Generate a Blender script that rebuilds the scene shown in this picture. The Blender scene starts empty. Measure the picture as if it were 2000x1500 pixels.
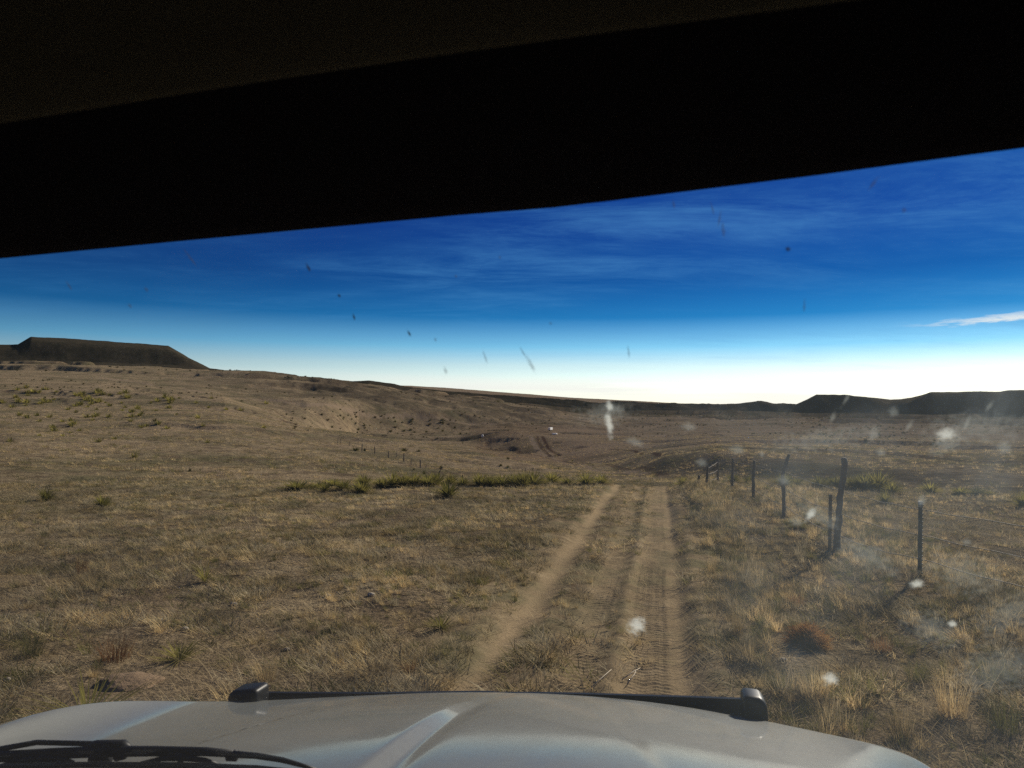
import bpy, bmesh, math, random
import numpy as np
from mathutils import Matrix, Vector, Euler

R = math.radians
rng = np.random.default_rng(7)
random.seed(7)
SC = bpy.context.scene
COL = SC.collection

# ------------------------------------------------------------------ camera
FPX = 1333.0                     # focal length in pixels of a 2000 x 1500 frame
CAM_Z = 2.0
PITCH, ROLL = R(1.72), R(0.5)
cam_data = bpy.data.cameras.new('camera')
cam_data.sensor_width = 36.0
cam_data.lens = FPX / 2000 * 36.0
cam_data.clip_start = 0.02
cam_data.clip_end = 60000
cam_data.dof.use_dof = True
cam_data.dof.focus_distance = 14.0
cam_data.dof.aperture_fstop = 15.0
cam = bpy.data.objects.new('camera', cam_data)
COL.objects.link(cam)
CAM_ROT = Matrix.Rotation(math.pi / 2 + PITCH, 3, 'X') @ Matrix.Rotation(ROLL, 3, 'Z')
cam.matrix_world = Matrix.Translation((0, 0, CAM_Z)) @ CAM_ROT.to_4x4()
SC.camera = cam

# ------------------------------------------------------------------ sun, sky, exposure
SUN_AZ, SUN_EL = R(42), R(27)     # azimuth clockwise from +Y
sun_data = bpy.data.lights.new('sun', 'SUN')
sun_data.energy = 5.0
sun_data.angle = R(2.5)        # veiled by thin cirrus
sun_data.color = (1.0, 0.90, 0.76)
sun = bpy.data.objects.new('sun', sun_data)
COL.objects.link(sun)
sdir = Vector((math.sin(SUN_AZ) * math.cos(SUN_EL), math.cos(SUN_AZ) * math.cos(SUN_EL), math.sin(SUN_EL)))
sun.rotation_euler = sdir.to_track_quat('Z', 'Y').to_euler()
sun.location = (0, 0, 50)

SC.view_settings.view_transform = 'Standard'
SC.view_settings.look = 'None'
SC.view_settings.exposure = 0.36
SC.view_settings.gamma = 1.0
SC.view_settings.use_curve_mapping = False
SC.cycles.use_denoising = False
SC.cycles.max_bounces = 8
SC.cycles.diffuse_bounces = 3
SC.cycles.transparent_max_bounces = 16
SC.cycles.transmission_bounces = 4
SC.cycles.caustics_reflective = False
SC.cycles.caustics_refractive = False


class NT:
    """small node-tree writer"""
    def __init__(self, tree):
        self.t = tree
        self.n = tree.nodes
        self.l = tree.links

    def node(self, typ, **kw):
        nd = self.n.new(typ)
        for k, v in kw.items():
            setattr(nd, k, v)
        return nd

    def put(self, sock, v):
        if isinstance(v, bpy.types.NodeSocket):
            self.l.new(v, sock)
        else:
            if hasattr(sock.default_value, '__len__') and not hasattr(v, '__len__'):
                v = (v,) * len(sock.default_value)
            if hasattr(v, '__len__') and len(sock.default_value) == 4 and len(v) == 3:
                v = tuple(v) + (1.0,)
            sock.default_value = v

    def math(self, op, a, b=0.0, c=0.0, clamp=False):
        nd = self.node('ShaderNodeMath', operation=op, use_clamp=clamp)
        self.put(nd.inputs[0], a); self.put(nd.inputs[1], b); self.put(nd.inputs[2], c)
        return nd.outputs[0]

    def mix(self, f, a, b, blend='MIX'):
        nd = self.node('ShaderNodeMix', data_type='RGBA', blend_type=blend)
        self.put(nd.inputs[0], f); self.put(nd.inputs[6], a); self.put(nd.inputs[7], b)
        return nd.outputs[2]

    def noise(self, vec, scale, detail=4, rough=0.55, dist=0.0):
        nd = self.node('ShaderNodeTexNoise')
        if vec is not None:
            self.put(nd.inputs['Vector'], vec)
        nd.inputs['Scale'].default_value = scale
        nd.inputs['Detail'].default_value = detail
        nd.inputs['Roughness'].default_value = rough
        nd.inputs['Distortion'].default_value = dist
        return nd.outputs['Fac']

    def ramp(self, f, stops):
        nd = self.node('ShaderNodeValToRGB')
        els = nd.color_ramp.elements
        while len(els) < len(stops):
            els.new(0.5)
        for e, (p, c) in zip(els, stops):
            e.position = p
            e.color = tuple(c) + (1,) if len(c) == 3 else c
        self.put(nd.inputs[0], f)
        return nd.outputs[0]

    def smooth(self, v, a, b, lo=0.0, hi=1.0):
        nd = self.node('ShaderNodeMapRange', interpolation_type='SMOOTHSTEP')
        self.put(nd.inputs[0], v)
        nd.inputs[1].default_value = a; nd.inputs[2].default_value = b
        nd.inputs[3].default_value = lo; nd.inputs[4].default_value = hi
        return nd.outputs[0]

    def mapping(self, vec, scale=(1, 1, 1), rot=(0, 0, 0), loc=(0, 0, 0)):
        nd = self.node('ShaderNodeMapping')
        self.put(nd.inputs[0], vec)
        nd.inputs[1].default_value = loc; nd.inputs[2].default_value = rot; nd.inputs[3].default_value = scale
        return nd.outputs[0]


world = bpy.data.worlds.new("World")
SC.world = world
world.use_nodes = True
w = NT(world.node_tree)
w.n.clear()
sky = w.node('ShaderNodeTexSky', sky_type='NISHITA')
sky.sun_disc = False
sky.sun_elevation = SUN_EL
sky.sun_rotation = SUN_AZ
sky.altitude = 1500
sky.air_density = 1.0
sky.dust_density = 0.4
sky.ozone_density = 2.0
geo = w.node('ShaderNodeTexCoord').outputs['Generated']
sep = w.node('ShaderNodeSeparateXYZ'); w.put(sep.inputs[0], geo)
elev = w.math('ARCSINE', sep.outputs[2])              # radians
azim = w.math('ARCTAN2', sep.outputs[0], sep.outputs[1])
# thin cirrus: noise on a plane far above the viewer
zz = w.math('ADD', w.math('MAXIMUM', sep.outputs[2], 0.0), 0.06)
comb = w.node('ShaderNodeCombineXYZ')
w.put(comb.inputs[0], w.math('DIVIDE', sep.outputs[0], zz))
w.put(comb.inputs[1], w.math('DIVIDE', sep.outputs[1], zz))
cp = w.mapping(comb.outputs[0], scale=(0.55, 1.0, 1.0), rot=(0, 0, R(-24)))
c1 = w.noise(cp, 0.9, 8, 0.62, 0.3)
c2 = w.noise(w.mapping(comb.outputs[0], scale=(0.5, 1.25, 1), rot=(0, 0, R(-20)), loc=(3, 1, 0)), 1.5, 10, 0.74, 0.5)
c3 = w.noise(w.mapping(comb.outputs[0], scale=(0.3, 0.5, 1), loc=(7.3, 2.2, 0)), 0.7, 3, 0.5)
cirrus = w.math('MULTIPLY', w.smooth(c1, 0.34, 0.72), w.smooth(c2, 0.32, 0.70))
side = w.smooth(azim, -0.6, 0.65, 0.42, 1.35)
cirrus = w.math('MULTIPLY', w.math('MULTIPLY', cirrus, w.smooth(c3, 0.3, 0.7, 0.35, 1.0)), side)
cirrus = w.math('MULTIPLY', cirrus, w.smooth(elev, 0.03, 0.12))
# the narrow bright wisp low on the right
wy = w.math('SUBTRACT', elev, w.math('ADD', w.math('MULTIPLY', azim, 0.045), 0.081))
wn = w.noise(w.mapping(geo, scale=(14, 14, 90)), 1.0, 6, 0.65)
wy = w.math('ADD', wy, w.math('MULTIPLY', w.math('SUBTRACT', wn, 0.5), 0.030))
wisp = w.math('MULTIPLY', w.smooth(w.math('ABSOLUTE', wy), 0.0, 0.0045, 1.0, 0.0),
              w.math('MULTIPLY', w.smooth(azim, 0.50, 0.64), w.smooth(azim, 0.70, 1.0, 1.0, 0.0)))
wisp = w.math('MULTIPLY', wisp, w.smooth(wn, 0.25, 0.6))
# low bank of pale cloud just over the horizon
bank_n = w.noise(w.mapping(geo, scale=(2.0, 2.0, 34)), 1.6, 6, 0.6, 0.2)
bank = w.math('MULTIPLY', w.smooth(elev, 0.02, 0.055, 1.0, 0.0), w.smooth(bank_n, 0.34, 0.62))
tint = w.ramp(w.math('DIVIDE', elev, 0.6), [
    (0.00, (1.10, 1.13, 1.24)), (0.05, (1.24, 1.24, 1.28)), (0.095, (1.00, 1.05, 1.08)), (0.14, (0.42, 0.80, 1.0)),
    (0.21, (0.030, 0.31, 0.60)), (0.30, (0.004, 0.17, 0.45)), (0.42, (0.003, 0.125, 0.44)), (1.0, (0.01, 0.16, 0.50))])
skyc = w.mix(1.0, sky.outputs[0], tint, 'MULTIPLY')
skyc = w.mix(w.math('MULTIPLY', cirrus, 0.66), skyc, (1.0, 3.6, 7.2))
skyc = w.mix(w.math('MULTIPLY', bank, 0.75), skyc, (9.6, 9.3, 9.0))
skyc = w.mix(wisp, skyc, (8, 8.6, 9))
toward = w.math('COSINE', w.math('SUBTRACT', azim, SUN_AZ))
skyc = w.mix(1.0, skyc, w.mix(w.smooth(toward, -0.2, 0.85), (0.62, 0.72, 0.80), (1.0, 1.0, 1.0)), 'MULTIPLY')
bg = w.node('ShaderNodeBackground')
w.put(bg.inputs[0], skyc)
bg.inputs[1].default_value = 0.075
wo = w.node('ShaderNodeOutputWorld')
w.l.new(bg.outputs[0], wo.inputs[0])

# ------------------------------------------------------------------ rays
def ray(px, py):
    v = CAM_ROT @ Vector(((px - 1000) / FPX, (750 - py) / FPX, -1.0))
    return np.array(v)

def pix_to(px, py, d):
    """azimuth, horizontal distance, height of a picture point at horizontal distance d"""
    v = ray(px, py)
    h = math.hypot(v[0], v[1])
    return math.atan2(v[0], v[1]), d, CAM_Z + v[2] / h * d

# ------------------------------------------------------------------ noise
def _hash(ix, iy, seed):
    h = (ix.astype(np.int64) * 374761393 + iy.astype(np.int64) * 668265263 + seed * 2147483647) & 0xffffffff
    h = ((h ^ (h >> 13)) * 1274126177) & 0xffffffff
    h = h ^ (h >> 16)
    return (h & 0xffff) / 65535.0

def vnoise(x, y, seed=0):
    ix, iy = np.floor(x), np.floor(y)
    fx, fy = x - ix, y - iy
    fx = fx * fx * fx * (fx * (fx * 6 - 15) + 10); fy = fy * fy * fy * (fy * (fy * 6 - 15) + 10)
    a = _hash(ix, iy, seed); b = _hash(ix + 1, iy, seed)
    c = _hash(ix, iy + 1, seed); d = _hash(ix + 1, iy + 1, seed)
    return (a + (b - a) * fx) * (1 - fy) + (c + (d - c) * fx) * fy

def fbm(x, y, octv=4, seed=0, gain=0.5):
    s = 0; a = 1; t = 0
    for i in range(octv):
        s = s + a * (vnoise(x, y, seed + i * 17) * 2 - 1); t += a
        x, y = x * 1.93 * 0.8 - y * 1.93 * 0.6 + 11.3, x * 1.93 * 0.6 + y * 1.93 * 0.8 + 5.1
        a *= gain
    return s / t

def sstep(v, a, b):
    t = np.clip((v - a) / (b - a), 0, 1)
    return t * t * (3 - 2 * t)

# ------------------------------------------------------------------ terrain from landmark lines
# every line: (x in photo, y in photo, distance in metres); z follows from the line of sight
LINES = [
 # crest of the near bench
 [(0,945,30),(200,945,29),(400,945,28),(600,945,27),(800,943,26),(1000,944,26),(1200,944,26),(1400,941,27),(1600,948,27),(1800,962,27),(2000,975,27)],
 # hidden dip behind it
 [(0,962,42),(400,962,42),(800,968,42),(1200,975,45),(1400,975,48),(1600,982,50),(2000,995,50)],
 # foot of hillside / gully
 [(0,938,62),(600,938,62),(800,936,68),(1000,936,72),(1200,938,76),(1400,940,76),(1600,948,70),(1800,962,66),(2000,970,64)],
 # shoulder of the left hillside / foot of the gully bank
 [(0,796,300),(200,797,280),(437,802,250),(595,835,200),(730,857,172),(800,868,162),(900,885,148),(1000,903,132),(1100,917,120),(1200,927,112),(1300,932,96),(1400,930,90),(1600,938,82),(1800,946,78),(2000,950,76)],
 # behind the shoulder / top of the gully bank
 [(0,790,325),(200,792,310),(437,805,280),(595,842,228),(730,866,205),(800,878,195),(900,893,185),(1000,910,170),(1100,916,150),(1200,915,135),(1300,896,114),(1400,888,101),(1500,894,96),(1600,906,92),(1700,915,90),(1800,920,88),(2000,930,86)],
 # valley floor / plateau
 [(0,776,360),(200,776,350),(437,795,310),(595,842,262),(700,856,330),(800,862,340),(900,868,320),(1000,888,262),(1100,899,225),(1200,900,195),(1300,884,180),(1400,874,165),(1600,884,150),(1800,896,145),(2000,902,140)],
 # crown of the reddish knoll
 [(0,765,400),(200,765,390),(437,785,345),(595,840,300),(700,852,390),(800,852,410),(900,853,370),(960,848,340),(1010,845,335),(1060,847,335),(1130,853,325),(1200,858,315),(1300,864,300),(1400,862,270),(1600,868,250),(1800,874,240),(2000,878,230)],
 # behind the knoll
 [(0,760,440),(200,760,430),(437,779,380),(595,836,325),(700,851,430),(800,848,460),(900,848,440),(1000,852,400),(1100,856,390),(1200,858,380),(1400,852,380),(1600,856,350),(2000,864,330)],
 # foot of the broken bluff
 [(0,750,520),(200,752,520),(400,768,450),(540,796,420),(600,834,350),(700,850,470),(790,846,500),(900,838,540),(1000,832,560),(1100,828,600),(1200,836,560),(1400,842,520),(1600,846,480),(1800,846,460),(2000,850,440)],
 # edge on top of the bluff
 [(0,742,620),(200,744,620),(400,760,540),(540,776,480),(640,780,500),(740,784,560),(850,798,590),(950,808,620),(1100,820,680),(1200,829,700),(1400,832,700),(1600,834,680),(1800,838,640),(2000,842,620)],
 # back of the plain
 [(0,724,1300),(200,725,1300),(400,733,1200),(500,742,1150),(600,757,1100),(740,772,1000),(850,786,1000),(950,796,1050),(1100,814,1200),(1200,818,1300),(1400,818,1400),(1600,820,1400),(1800,828,1250),(2000,834,1100)],
 # foot of the far mesas
 [(0,706,2190),(200,709,2195),(330,712,2200),(385,718,2180),(440,732,2050),(500,738,1800),(600,752,1750),(700,762,1700),(850,776,1700),(1000,788,1800),(1100,800,1850),(1200,806,1900),(1400,808,1900),(1550,808,1850),(1600,808,1800),(1700,812,1800),(1850,818,1750),(2000,824,1720)],
 # rim of the mesas
 [(0,681,2250),(35,680,2250),(60,667,2260),(150,671,2260),(250,677,2270),(328,682,2280),(345,689,2270),(370,703,2250),(410,721,2230),(480,729,2200),(496,727,2100),(507,725,2100),(520,730,2100),(540,733,2150),(640,740,2200),(690,745,2250),(720,744,2250),(770,750,2250),(792,755,2300),(870,764,2400),(1000,774,2400),(1120,782,2400),(1170,788,2300),(1205,783,2100),(1250,786,2100),(1300,788,2100),(1400,790,2100),(1440,788,2050),(1485,783,2000),(1510,788,2000),(1555,790,1950),(1572,783,1920),(1595,771,1920),(1650,773,1920),(1700,777,1950),(1740,782,2000),(1780,781,1950),(1800,775,1900),(1818,767,1880),(1870,769,1880),(1915,766,1880),(1955,771,1900),(1970,764,1850),(2000,764,1850)],
 # back of the mesa tops
 [(0,682,3000),(35,682,3000),(60,668,3000),(150,672,3000),(250,678,3000),(328,684,3000),(370,706,2900),(410,724,2900),(480,733,2900),(640,744,2900),(792,758,2900),(1000,778,2900),(1120,786,2900),(1200,788,2800),(1400,795,2700),(1485,790,2600),(1555,795,2600),(1595,774,2600),(1740,786,2600),(1818,770,2500),(2000,767,2500)],
 # low country beyond
 [(0,760,4200),(400,764,4200),(800,776,4200),(1000,786,4000),(1200,800,4000),(1600,800,4000),(2000,805,4000)],
 # the last pale ridge
 [(0,750,7500),(600,750,7500),(800,754,7500),(870,758,7500),(1000,768,7500),(1120,777,7500),(1260,784,7500),(1330,788,7500),(1500,791,7500),(2000,795,7500)],
 [(0,760,10000),(600,760,10000),(1000,778,10000),(1300,792,10000),(2000,798,10000)],
]
azd = np.arange(R(-39.5), R(39.5), R(0.082))
azc = np.concatenate([np.arange(azd[-1] + R(0.3), azd[-1] + R(3), R(0.5)), np.arange(azd[-1] + R(3.5), 2 * math.pi + azd[0] - R(0.4), R(2.0))])
AZ = np.concatenate([azd, azc])
NA = len(AZ)

def geo_rings(segs):
    out = []
    for a, b, k in segs:
        n = int(math.ceil(math.log(b / a) / math.log(1 + k)))
        out += list(np.exp(np.linspace(math.log(a), math.log(b), n, endpoint=False)))
    return np.array(out + [segs[-1][1]])
DR = geo_rings([(0.4, 4, 0.10), (4, 30, 0.013), (30, 110, 0.0125), (110, 760, 0.0095), (760, 1700, 0.014), (1700, 2400, 0.008), (2400, 4200, 0.04), (4200, 7600, 0.03), (7600, 14000, 0.1)])
ND = len(DR)

near_slope = -1.02 / 26.0
def wrap_interp(az, pa, pv):
    pa = np.concatenate([pa, [pa[0] + 2 * math.pi]]); pv = np.concatenate([pv, [pv[0]]])
    a = np.where(az < pa[0], az + 2 * math.pi, az)
    return np.interp(a, pa, pv)

Ld, Lz = [], []
for L in LINES:
    pts = [pix_to(*p) for p in L]
    pts.sort()
    pa = np.array([p[0] for p in pts]); pd = np.array([p[1] for p in pts]); pz = np.array([p[2] for p in pts])
    Ld.append(wrap_interp(AZ, pa, pd)); Lz.append(wrap_interp(AZ, pa, pz))
Ld = np.array(Ld); Lz = np.array(Lz)      # (K, NA)
K = len(LINES)

HEAD = R(12.2)                            # heading of track and vehicle
FW = np.array([math.sin(HEAD), math.cos(HEAD)]); RT = np.array([math.cos(HEAD), -math.sin(HEAD)])

def pchip(x, y, xe):
    h = np.diff(x); dl = np.diff(y) / h
    m = np.zeros_like(y)
    for i in range(1, len(x) - 1):
        if dl[i - 1] * dl[i] > 0:
            w1 = 2 * h[i] + h[i - 1]; w2 = h[i] + 2 * h[i - 1]
            m[i] = (w1 + w2) / (w1 / dl[i - 1] + w2 / dl[i])
    m[0] = dl[0]; m[-1] = dl[-1]
    k = np.clip(np.searchsorted(x, xe) - 1, 0, len(x) - 2)
    t = (xe - x[k]) / h[k]
    t2, t3 = t * t, t * t * t
    return (2*t3-3*t2+1)*y[k] + (t3-2*t2+t)*h[k]*m[k] + (-2*t3+3*t2)*y[k+1] + (t3-t2)*h[k]*m[k+1]

Z = np.zeros((ND, NA))
for j in range(NA):
    xs = np.concatenate([[0.0, 13.0], Ld[:, j], [16000]])
    dirf = Lz[0, j] / Ld[0, j]
    ys = np.concatenate([[0.0, dirf * 13.0], Lz[:, j], [Lz[-1, j] - 60]])
    Z[:, j] = pchip(xs, ys, DR)
X = DR[:, None] * np.sin(AZ)[None, :]
Y = DR[:, None] * np.cos(AZ)[None, :]
D2 = np.repeat(DR[:, None], NA, 1)
A2 = np.repeat(AZ[None, :], ND, 0)
LK = lambda k: np.repeat(Ld[k][None, :], ND, 0)
def between(k0, k1):
    """0..1..0 weight between two landmark lines"""
    t = (D2 - LK(k0)) / (LK(k1) - LK(k0))
    return np.clip(np.sin(np.pi * np.clip(t, 0, 1)), 0, 1)

# relief on top of the smooth profile
Z += 0.05 * fbm(X / 1.7, Y / 1.7, 4, 3) * sstep(D2, 2, 8) * (1 - sstep(D2, 300, 600))
Z += 0.10 * fbm(X / 6.0, Y / 6.0, 3, 5) * sstep(D2, 6, 14)
Z += 0.7 * fbm(X / 26.0, Y / 26.0, 4, 9) * sstep(D2, 40, 120)
Z += 2.2 * fbm(X / 90.0, Y / 90.0, 5, 11) * sstep(D2, 150, 500)
Z += 3.0 * fbm(X / 300.0, Y / 300.0, 5, 13) * sstep(D2, 700, 1300) * (1 - between(11, 13) * 0.7)
# gullied faces: bluff, mesa sides, gully bank
rid = 1 - np.abs(fbm(A2 * 95, np.log(D2) * 3, 4, 21))
rid3 = 1 - np.abs(fbm(X / 38, Y / 38, 5, 23))
rid2 = 1 - np.abs(fbm(A2 * 40 + D2 * 0.003, np.log(D2) * 4, 5, 22))
Z += (rid3 - 0.7) * 5.0 * between(8, 9) * sstep(A2, R(-25), R(-17)) * (1 - sstep(A2, R(5), R(10)))
Z += (rid2 - 0.8) * 4.0 * between(11, 12)
Z += (1 - np.abs(fbm(X / 130, Y / 130, 5, 28)) - 0.75) * 34.0 * between(11, 12) * sstep(A2, R(-2), R(6))
Z += 5.0 * fbm(X / 90, Y / 90, 5, 25) * between(11, 12)
Z += (rid3 - 0.75) * 0.8 * between(3, 4) * sstep(A2, R(8), R(16))
Z += 1.6 * fbm(X / 30, Y / 30, 4, 26) * between(11, 13)
Z += 1.6 * fbm(X / 14, Y / 14, 3, 27) * between(7, 10) * sstep(A2, R(-24), R(-14))
# scarps and dark steps in the broken middle ground
st = fbm(X / 120, Y / 60, 4, 31)
Z += 2.2 * sstep(st, 0.0, 0.06) * between(7, 10) * sstep(A2, R(-30), R(-10)) * (1 - 0.7*sstep(A2, R(6), R(14)))
st2 = fbm(X / 50 + 3, Y / 30, 4, 33)
Z += 1.3 * sstep(st2, 0.05, 0.1) * between(4, 8)
st3 = fbm(X / 70 + 9, Y / 40, 4, 35)
Z += 0.8 * sstep(st3, 0.08, 0.14) * between(2, 4) * (1 - sstep(A2, R(-2), R(5))) * 0.6
# terraces on the far plains
st4 = fbm(X / 500 + 1, Y / 260, 5, 37)
Z += 9.0 * sstep(st4, 0.0, 0.03) * between(9, 11) + 7.0 * sstep(st4, -0.25, -0.22) * between(9, 11)

SF = X * FW[0] + Y * FW[1]               # along the track
SR = X * RT[0] + Y * RT[1]               # to its right
# small bank on the right of the track near the crest, raised fence line
Z += 0.30 * np.exp(-((SR - 1.35) / 0.55) ** 2) * sstep(SF, 12, 17) * (1 - sstep(SF, 24, 28))
Z += 0.16 * np.exp(-((SR - 3.4) / 1.0) ** 2) * (1 - sstep(SF, 22, 27)) * sstep(SF, 3, 6)
def track_dip(r, f):
    """wide hollow the wheels have worn"""
    return -0.05 * np.exp(-((r + 0.6) / 1.1) ** 4)
Z += track_dip(SR, SF) * (1 - sstep(SF, 24, 30)) * (SF > 0)
ZG = Z.copy()                            # surface everything stands on
logD = np.log(DR)

def zfun(x, y):
    """bilinear look-up of the ground surface"""
    x = np.asarray(x, float); y = np.asarray(y, float)
    d = np.hypot(x, y); a = np.arctan2(x, y)
    a = np.where(a < AZ[0], a + 2 * math.pi, a)
    ai = np.interp(a, np.concatenate([AZ, [AZ[0] + 2 * math.pi]]), np.arange(NA + 1))
    di = np.interp(d, DR, np.arange(ND))
    i0 = np.clip(np.floor(di).astype(int), 0, ND - 2); j0 = np.floor(ai).astype(int)
    fi = di - i0; fj = ai - j0
    j1 = (j0 + 1) % NA; j0 = j0 % NA
    return (ZG[i0, j0] * (1 - fi) * (1 - fj) + ZG[i0 + 1, j0] * fi * (1 - fj) + ZG[i0, j1] * (1 - fi) * fj + ZG[i0 + 1, j1] * fi * fj)

def hit(px, py, dmin=3.0):
    """world point where the line of sight through a picture point meets the ground"""
    v = ray(px, py); h = math.hypot(v[0], v[1])
    ds = DR[DR > dmin]
    ds = np.unique(np.concatenate([ds, (ds[:-1] + ds[1:]) / 2]))
    xs, ys = v[0] / h * ds, v[1] / h * ds
    gap = (CAM_Z + v[2] / h * ds) - zfun(xs, ys)
    k = np.where(gap <= 0)[0]
    if len(k) == 0:
        return None
    k = k[0]
    if k == 0:
        d = ds[0]
    else:
        g0, g1 = gap[k - 1], gap[k]
        d = ds[k - 1] + (ds[k] - ds[k - 1]) * g0 / (g0 - g1)
    x, y = v[0] / h * d, v[1] / h * d
    return Vector((x, y, float(zfun(x, y))))

# lower the coarse ground under the finely modelled track sheet
TR0, TR1, TF0, TF1 = -2.5, 1.1, 1.2, 27.0
inside = sstep(SR, TR0 + 0.08, TR0 + 0.4) * (1 - sstep(SR, TR1 - 0.4, TR1 - 0.08)) * sstep(SF, TF0 + .2, TF0 + .6) * (1 - sstep(SF, TF1 - 1.2, TF1 - 0.5))
Z -= 0.16 * inside

# ------------------------------------------------------------------ ground colour masks
def polydist(pts, Xa, Ya):
    best = np.full(Xa.shape, 1e9)
    for (x0, y0), (x1, y1) in zip(pts[:-1], pts[1:]):
        dx, dy = x1 - x0, y1 - y0
        t = np.clip(((Xa - x0) * dx + (Ya - y0) * dy) / (dx * dx + dy * dy + 1e-9), 0, 1)
        best = np.minimum(best, np.hypot(Xa - x0 - t * dx, Ya - y0 - t * dy))
    return best
sand_haze = np.zeros_like(Z); scar_shade = np.zeros_like(Z)
def road(pix, width, arr, amt=1.0):
    pts = [hit(*p) for p in pix]
    pts = [(p.x, p.y) for p in pts if p is not None]
    if len(pts) > 1:
        dd = polydist(pts, X, Y)
        np.maximum(arr, amt * (1 - sstep(dd, width * 0.5, width)), out=arr)
road([(1036,851),(1040,862),(1050,878),(1068,892),(1105,906),(1150,916),(1260,926)], 1.5, sand_haze, 0.9)
road([(1060,853),(1066,866),(1076,880),(1092,890)], 1.0, scar_shade, 0.9)
road([(1048,851),(1053,864),(1062,879),(1078,893)], 0.9, scar_shade, 0.7)
road([(190,736),(290,750),(400,768),(525,781),(600,792),(700,806),(790,812),(870,818),(1010,826)], 3.0, sand_haze, 0.8)
road([(437,802),(500,815),(595,835)], 5.0, sand_haze, 0.55)
road([(1000,880),(1150,905),(1300,928)], 1.0, scar_shade, 0.5)
road([(1190,877),(1240,880),(1290,890)], 0.9, scar_shade, 0.9)
azdeg = np.degrees(A2)
red = sstep(azdeg, -5, -1) * (1 - sstep(azdeg, 6, 13)) * sstep(D2, 150, 230) * (1 - sstep(D2, 520, 620))
red = red * (0.55 + 0.45 * fbm(X / 30, Y / 30, 3, 41)) 
red = np.maximum(red, 0.35 * sstep(fbm(X / 7, Y / 7, 4, 43), 0.2, 0.5) * (1 - sstep(D2, 30, 60)))
scrub = sstep(D2, 1250, 1700) * (1 - sstep(D2, 4500, 6500)) * 0.9 + 0.6 * between(8, 10) * sstep(fbm(X / 40, Y / 40, 4, 47), -0.1, 0.4) * sstep(azdeg, -24, -14)  # far scrub, with the mesa faces' shade put into the same darkening
scrub = scrub + 0.35 * between(2, 4) * sstep(azdeg, 9, 16)  # shade of the gully bank put into the colour
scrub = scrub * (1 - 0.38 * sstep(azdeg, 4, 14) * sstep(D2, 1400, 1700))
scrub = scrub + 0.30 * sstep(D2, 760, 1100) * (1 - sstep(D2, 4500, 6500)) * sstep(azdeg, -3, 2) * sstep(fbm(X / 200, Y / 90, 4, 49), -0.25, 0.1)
scrub = scrub + between(7, 10) * (0.06 + 0.5 * sstep(fbm(X / 22, Y / 22, 5, 51), -0.1, 0.25)) * sstep(azdeg, -25, -17) * (1 - sstep(azdeg, 8, 14))  # patchy darkening over the broken bluff face
scrub = scrub + 0.25 * between(2, 5) * sstep(azdeg, 8, 13)  # more of the gully bank's shade, as colour
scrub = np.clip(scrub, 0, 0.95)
edge_ = lambda v, c, s_: np.exp(-((v - c) / s_) ** 2)
scar_shade = np.maximum(scar_shade, 0.6 * (0.5 + 0.5 * fbm(X / 12, Y / 12, 3, 57)) * edge_(st, 0.035, 0.03) * between(7, 10) * sstep(A2, R(-30), R(-10)))
scar_shade = np.maximum(scar_shade, 0.6 * edge_(st2, 0.07, 0.02) * between(4, 8))
scar_shade = np.maximum(scar_shade, 0.5 * edge_(st4, 0.01, 0.02) * between(9, 11))
scar_shade = np.maximum(scar_shade, 0.5 * edge_(st4, -0.24, 0.02) * between(9, 11))
sand_haze = np.maximum(sand_haze, 0.75 * sstep(D2, 4600, 6000))  # distant ridge paled in colour to stand for haze
bleach = (0.16 * sstep(D2, 60, 120) + 0.42 * sstep(D2, 130, 240) * sstep(azdeg, -1, 6)) * (1 - sstep(D2, 800, 1300)) * (0.8 + 0.6 * fbm(X / 60, Y / 30, 4, 59))
sand_haze = np.maximum(sand_haze, np.clip(bleach, 0, 0.7))
pale = fbm(X / 160 + 4, Y / 25, 4, 53)
sand_haze = np.maximum(sand_haze, 0.35 * edge_(pale, 0.12, 0.02) * sstep(D2, 90, 200) * (1 - sstep(D2, 900, 1200)))

def grid_object(name, rows, cols_wrap, attrs, mat, keep):
    """one structure object from the faces of the polar grid that 'keep' selects (rows x NA)"""
    ids = np.arange(ND * NA).reshape(ND, NA)
    a = ids[:-1, :]; b = ids[1:, :]
    a2 = np.roll(a, -1, 1); b2 = np.roll(b, -1, 1)
    q = np.stack([a, b, b2, a2], -1)[keep]
    used, inv = np.unique(q.ravel(), return_inverse=True)
    co = np.stack([X.ravel()[used], Y.ravel()[used], Z.ravel()[used]], -1)
    me = bpy.data.meshes.new(name)
    nf = len(q)
    me.vertices.add(len(used)); me.vertices.foreach_set('co', co.ravel())
    me.loops.add(nf * 4); me.loops.foreach_set('vertex_index', inv.astype(np.int32))
    me.polygons.add(nf); me.polygons.foreach_set('loop_start', np.arange(nf, dtype=np.int32) * 4)
    me.polygons.foreach_set('loop_total', np.full(nf, 4, dtype=np.int32))
    me.polygons.foreach_set('use_smooth', np.ones(nf, dtype=bool))
    me.update(calc_edges=True)
    for k, arr in attrs.items():
        at = me.attributes.new(k, 'FLOAT', 'POINT')
        at.data.foreach_set('value', arr.ravel()[used].astype(np.float32))
    me.flip_normals()
    me.materials.append(mat)
    o = bpy.data.objects.new(name, me); COL.objects.link(o)
    o['kind'] = 'structure'
    return o

# ------------------------------------------------------------------ materials
def new_mat(name):
    m = bpy.data.materials.new(name); m.use_nodes = True
    t = NT(m.node_tree); t.n.clear()
    out = t.node('ShaderNodeOutputMaterial')
    return m, t, out

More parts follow.
